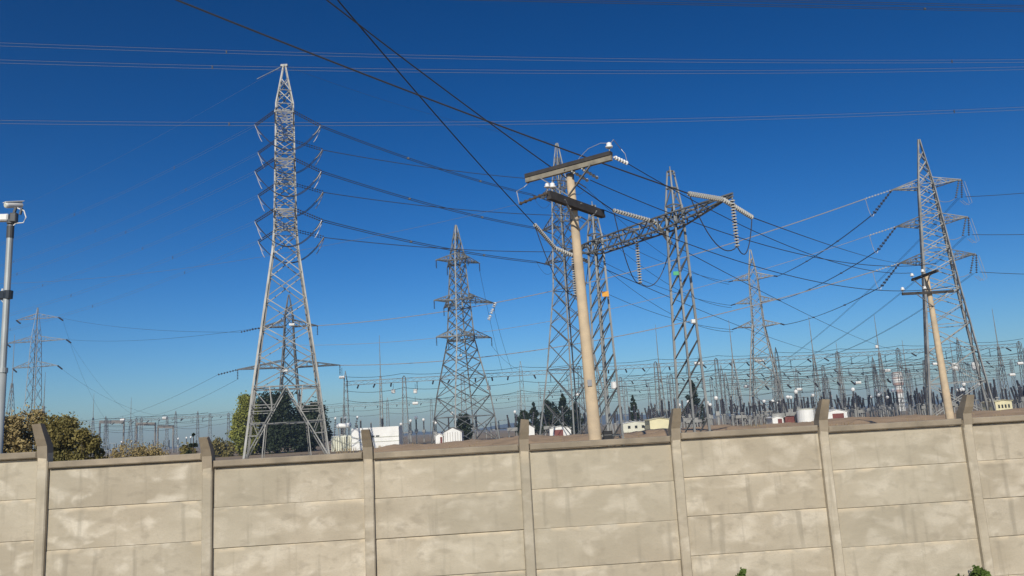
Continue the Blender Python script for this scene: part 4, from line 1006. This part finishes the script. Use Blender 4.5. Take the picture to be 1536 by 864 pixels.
for i, (px, Y, H, W, lm, lab, n) in enumerate(((-6, 30, 4.0, 2.4, 'leaf_dry', 'dry golden shrub behind the camera pole', 6500), (42, 31, 4.15, 2.4, 'leaf_dry', 'dry golden shrub between camera pole and first wall post', 6500), (96, 30, 3.75, 2.2, 'leaf_olive', 'olive shrub right of the first wall post, tallest of the dark ones', 8000), (132, 29, 3.1, 1.7, 'leaf_olive', 'low olive shrub at the right end of the shrub row', 6000), (70, 34, 4.0, 2.4, 'leaf_olive', 'olive shrub behind the first wall post', 6500),
        (185, 42, 2.5, 2.6, 'leaf_dry', 'low dry bush above the second wall bay, left', 2600), (225, 44, 2.42, 2.6, 'leaf_dry', 'low dry bush above the second wall bay, right', 2600))):
    plant('dry_shrub' if lm == 'leaf_dry' else 'olive_shrub', lab, 'shrub', gp(px, Y), H, W, 'round', lm, 60+i, int(n*1.9), .06, 'shrubs behind the wall', nclump=38, trunk=False)
# weeds at the wall foot
for i, (px, py, H, W, lm, lab) in enumerate(((1108, 862, .42, .26, 'leaf_weed', 'small green weed at the wall foot right of the fifth post'), (1130, 866, .14, .24, 'leaf_weed', 'low green weed beside the small weed at the wall foot'), (1482, 874, .20, .36, 'leaf_weed', 'green weed at the wall foot by the rightmost post'), (1450, 876, .08, .3, 'leaf_weed', 'low green weed left of the weed by the rightmost post'), (1175, 872, .08, .4, 'leaf_weed', 'flat green weed in the sixth wall bay'))):
    p = at(px, py, 10.95); rr_ = wp((V(p.x, p.y, 0)-WO).dot(wd), 0, .28)
    plant('weed', lab, 'weed', V(rr_.x, rr_.y, gz(rr_.x, rr_.y)), H+.06, W, 'round', lm, 90+i, 700, .032, 'weeds along the wall foot', nclump=10, trunk=False)
for i, (px, lab) in enumerate(((735, 'tuft of dry grass stems at the wall foot left of the fourth post'), (770, 'tuft of dry grass stems at the wall foot by the fourth post'))):
    p = at(px, 840, 10.6); q = wp((V(p.x, p.y, 0)-WO).dot(wd), 0, .35); rng = random.Random(200+i); m = MB()
    for k in range(26):
        a = rng.uniform(0, 6.28); h = rng.uniform(.12, .48); r0 = rng.uniform(0, .12); w = .005; lx = rng.uniform(-.25,.25)
        x, y = q.x+math.cos(a)*r0, q.y+math.sin(a)*r0
        m.poly([(x-w,y,0),(x+w,y,0),(x+w*.8+lx*.4,y,h*.7),(x-w*.8+lx*.4,y,h*.7),(x+lx,y+.03,h)], [(0,1,2,3),(3,2,4)])
    m.v = [(p_[0], p_[1], p_[2]+gz(q.x, q.y)) for p_ in m.v]; q = V(q.x, q.y, gz(q.x, q.y))
    tag(m.build('dry_grass_tuft', M['leaf_straw'], None, q), lab, 'grass tuft', 'dry tufts at the wall')

# low growth along the wall foot
rv = random.Random(77); m = MB(); m2 = MB()
for k in range(3600):
    s_ = rv.uniform(-9, 11); dens = .35 + .65*max(0, math.sin(s_*1.7+1)*math.sin(s_*.6+2)) 
    if rv.random() > dens: continue
    p = wp(s_, 0, abs(rv.gauss(.10, .18))+.06); g0 = gz(p.x, p.y)-.01; h = g0 + rv.uniform(.03, .13)*(1.5 if rv.random() < .1 else 1); a = rv.uniform(0, 6.28); w = rv.uniform(.003, .008)
    (m if rv.random() < .6 else m2).poly([(p.x-math.cos(a)*w, p.y-math.sin(a)*w, g0), (p.x+math.cos(a)*w, p.y+math.sin(a)*w, g0), (p.x+rv.uniform(-.06,.06), p.y+rv.uniform(-.05,.05), h)], [(0,1,2)])
tag(m.build('verge_grass', M['leaf_straw']), 'sparse dry grass along the street side of the wall foot', 'grass', kind='stuff')
tag(m2.build('verge_weeds', M['leaf_weed']), 'sparse green ground growth along the wall foot', 'weeds', kind='stuff')

# ------------------------------------------------------------------ air
HZ = 0.0004
if HZ:
    b = MB(); b.box((0, 1340, 30), (6400, 2760, 62)); hz = b.build('haze', [])
    hm = bpy.data.materials.new('haze_air'); hm.use_nodes = True; nt = hm.node_tree
    nt.nodes.remove(nt.nodes['Principled BSDF']); pv = nt.nodes.new('ShaderNodeVolumePrincipled')
    pv.inputs['Color'].default_value = (.55, .75, 1.0, 1); pv.inputs['Density'].default_value = HZ; pv.inputs['Anisotropy'].default_value = .1
    nt.links.new(pv.outputs[0], nt.nodes['Material Output'].inputs['Volume'])
    hz.data.materials.append(hm); tag(hz, kind='stuff')

# ------------------------------------------------------------------ look-alikes are told apart by their order from the left
def _px(o):
    v = Vector(o.location) - CAMP; return (v.dot(CR))/max(.1, v.dot(F))
by = {}
for o in COL.objects:
    if o.parent is None and 'label' in o: by.setdefault(o['label'], []).append(o)
def nth(i): return '%d%s' % (i, 'th' if 10 <= i % 100 <= 20 else {1: 'st', 2: 'nd', 3: 'rd'}.get(i % 10, 'th'))
for lab, os_ in by.items():
    if len(os_) > 1:
        for i, o in enumerate(sorted(os_, key=_px)): o['label'] = lab + ', ' + ('leftmost' if i == 0 else 'rightmost' if i == len(os_)-1 else nth(i+1) + ' from left')
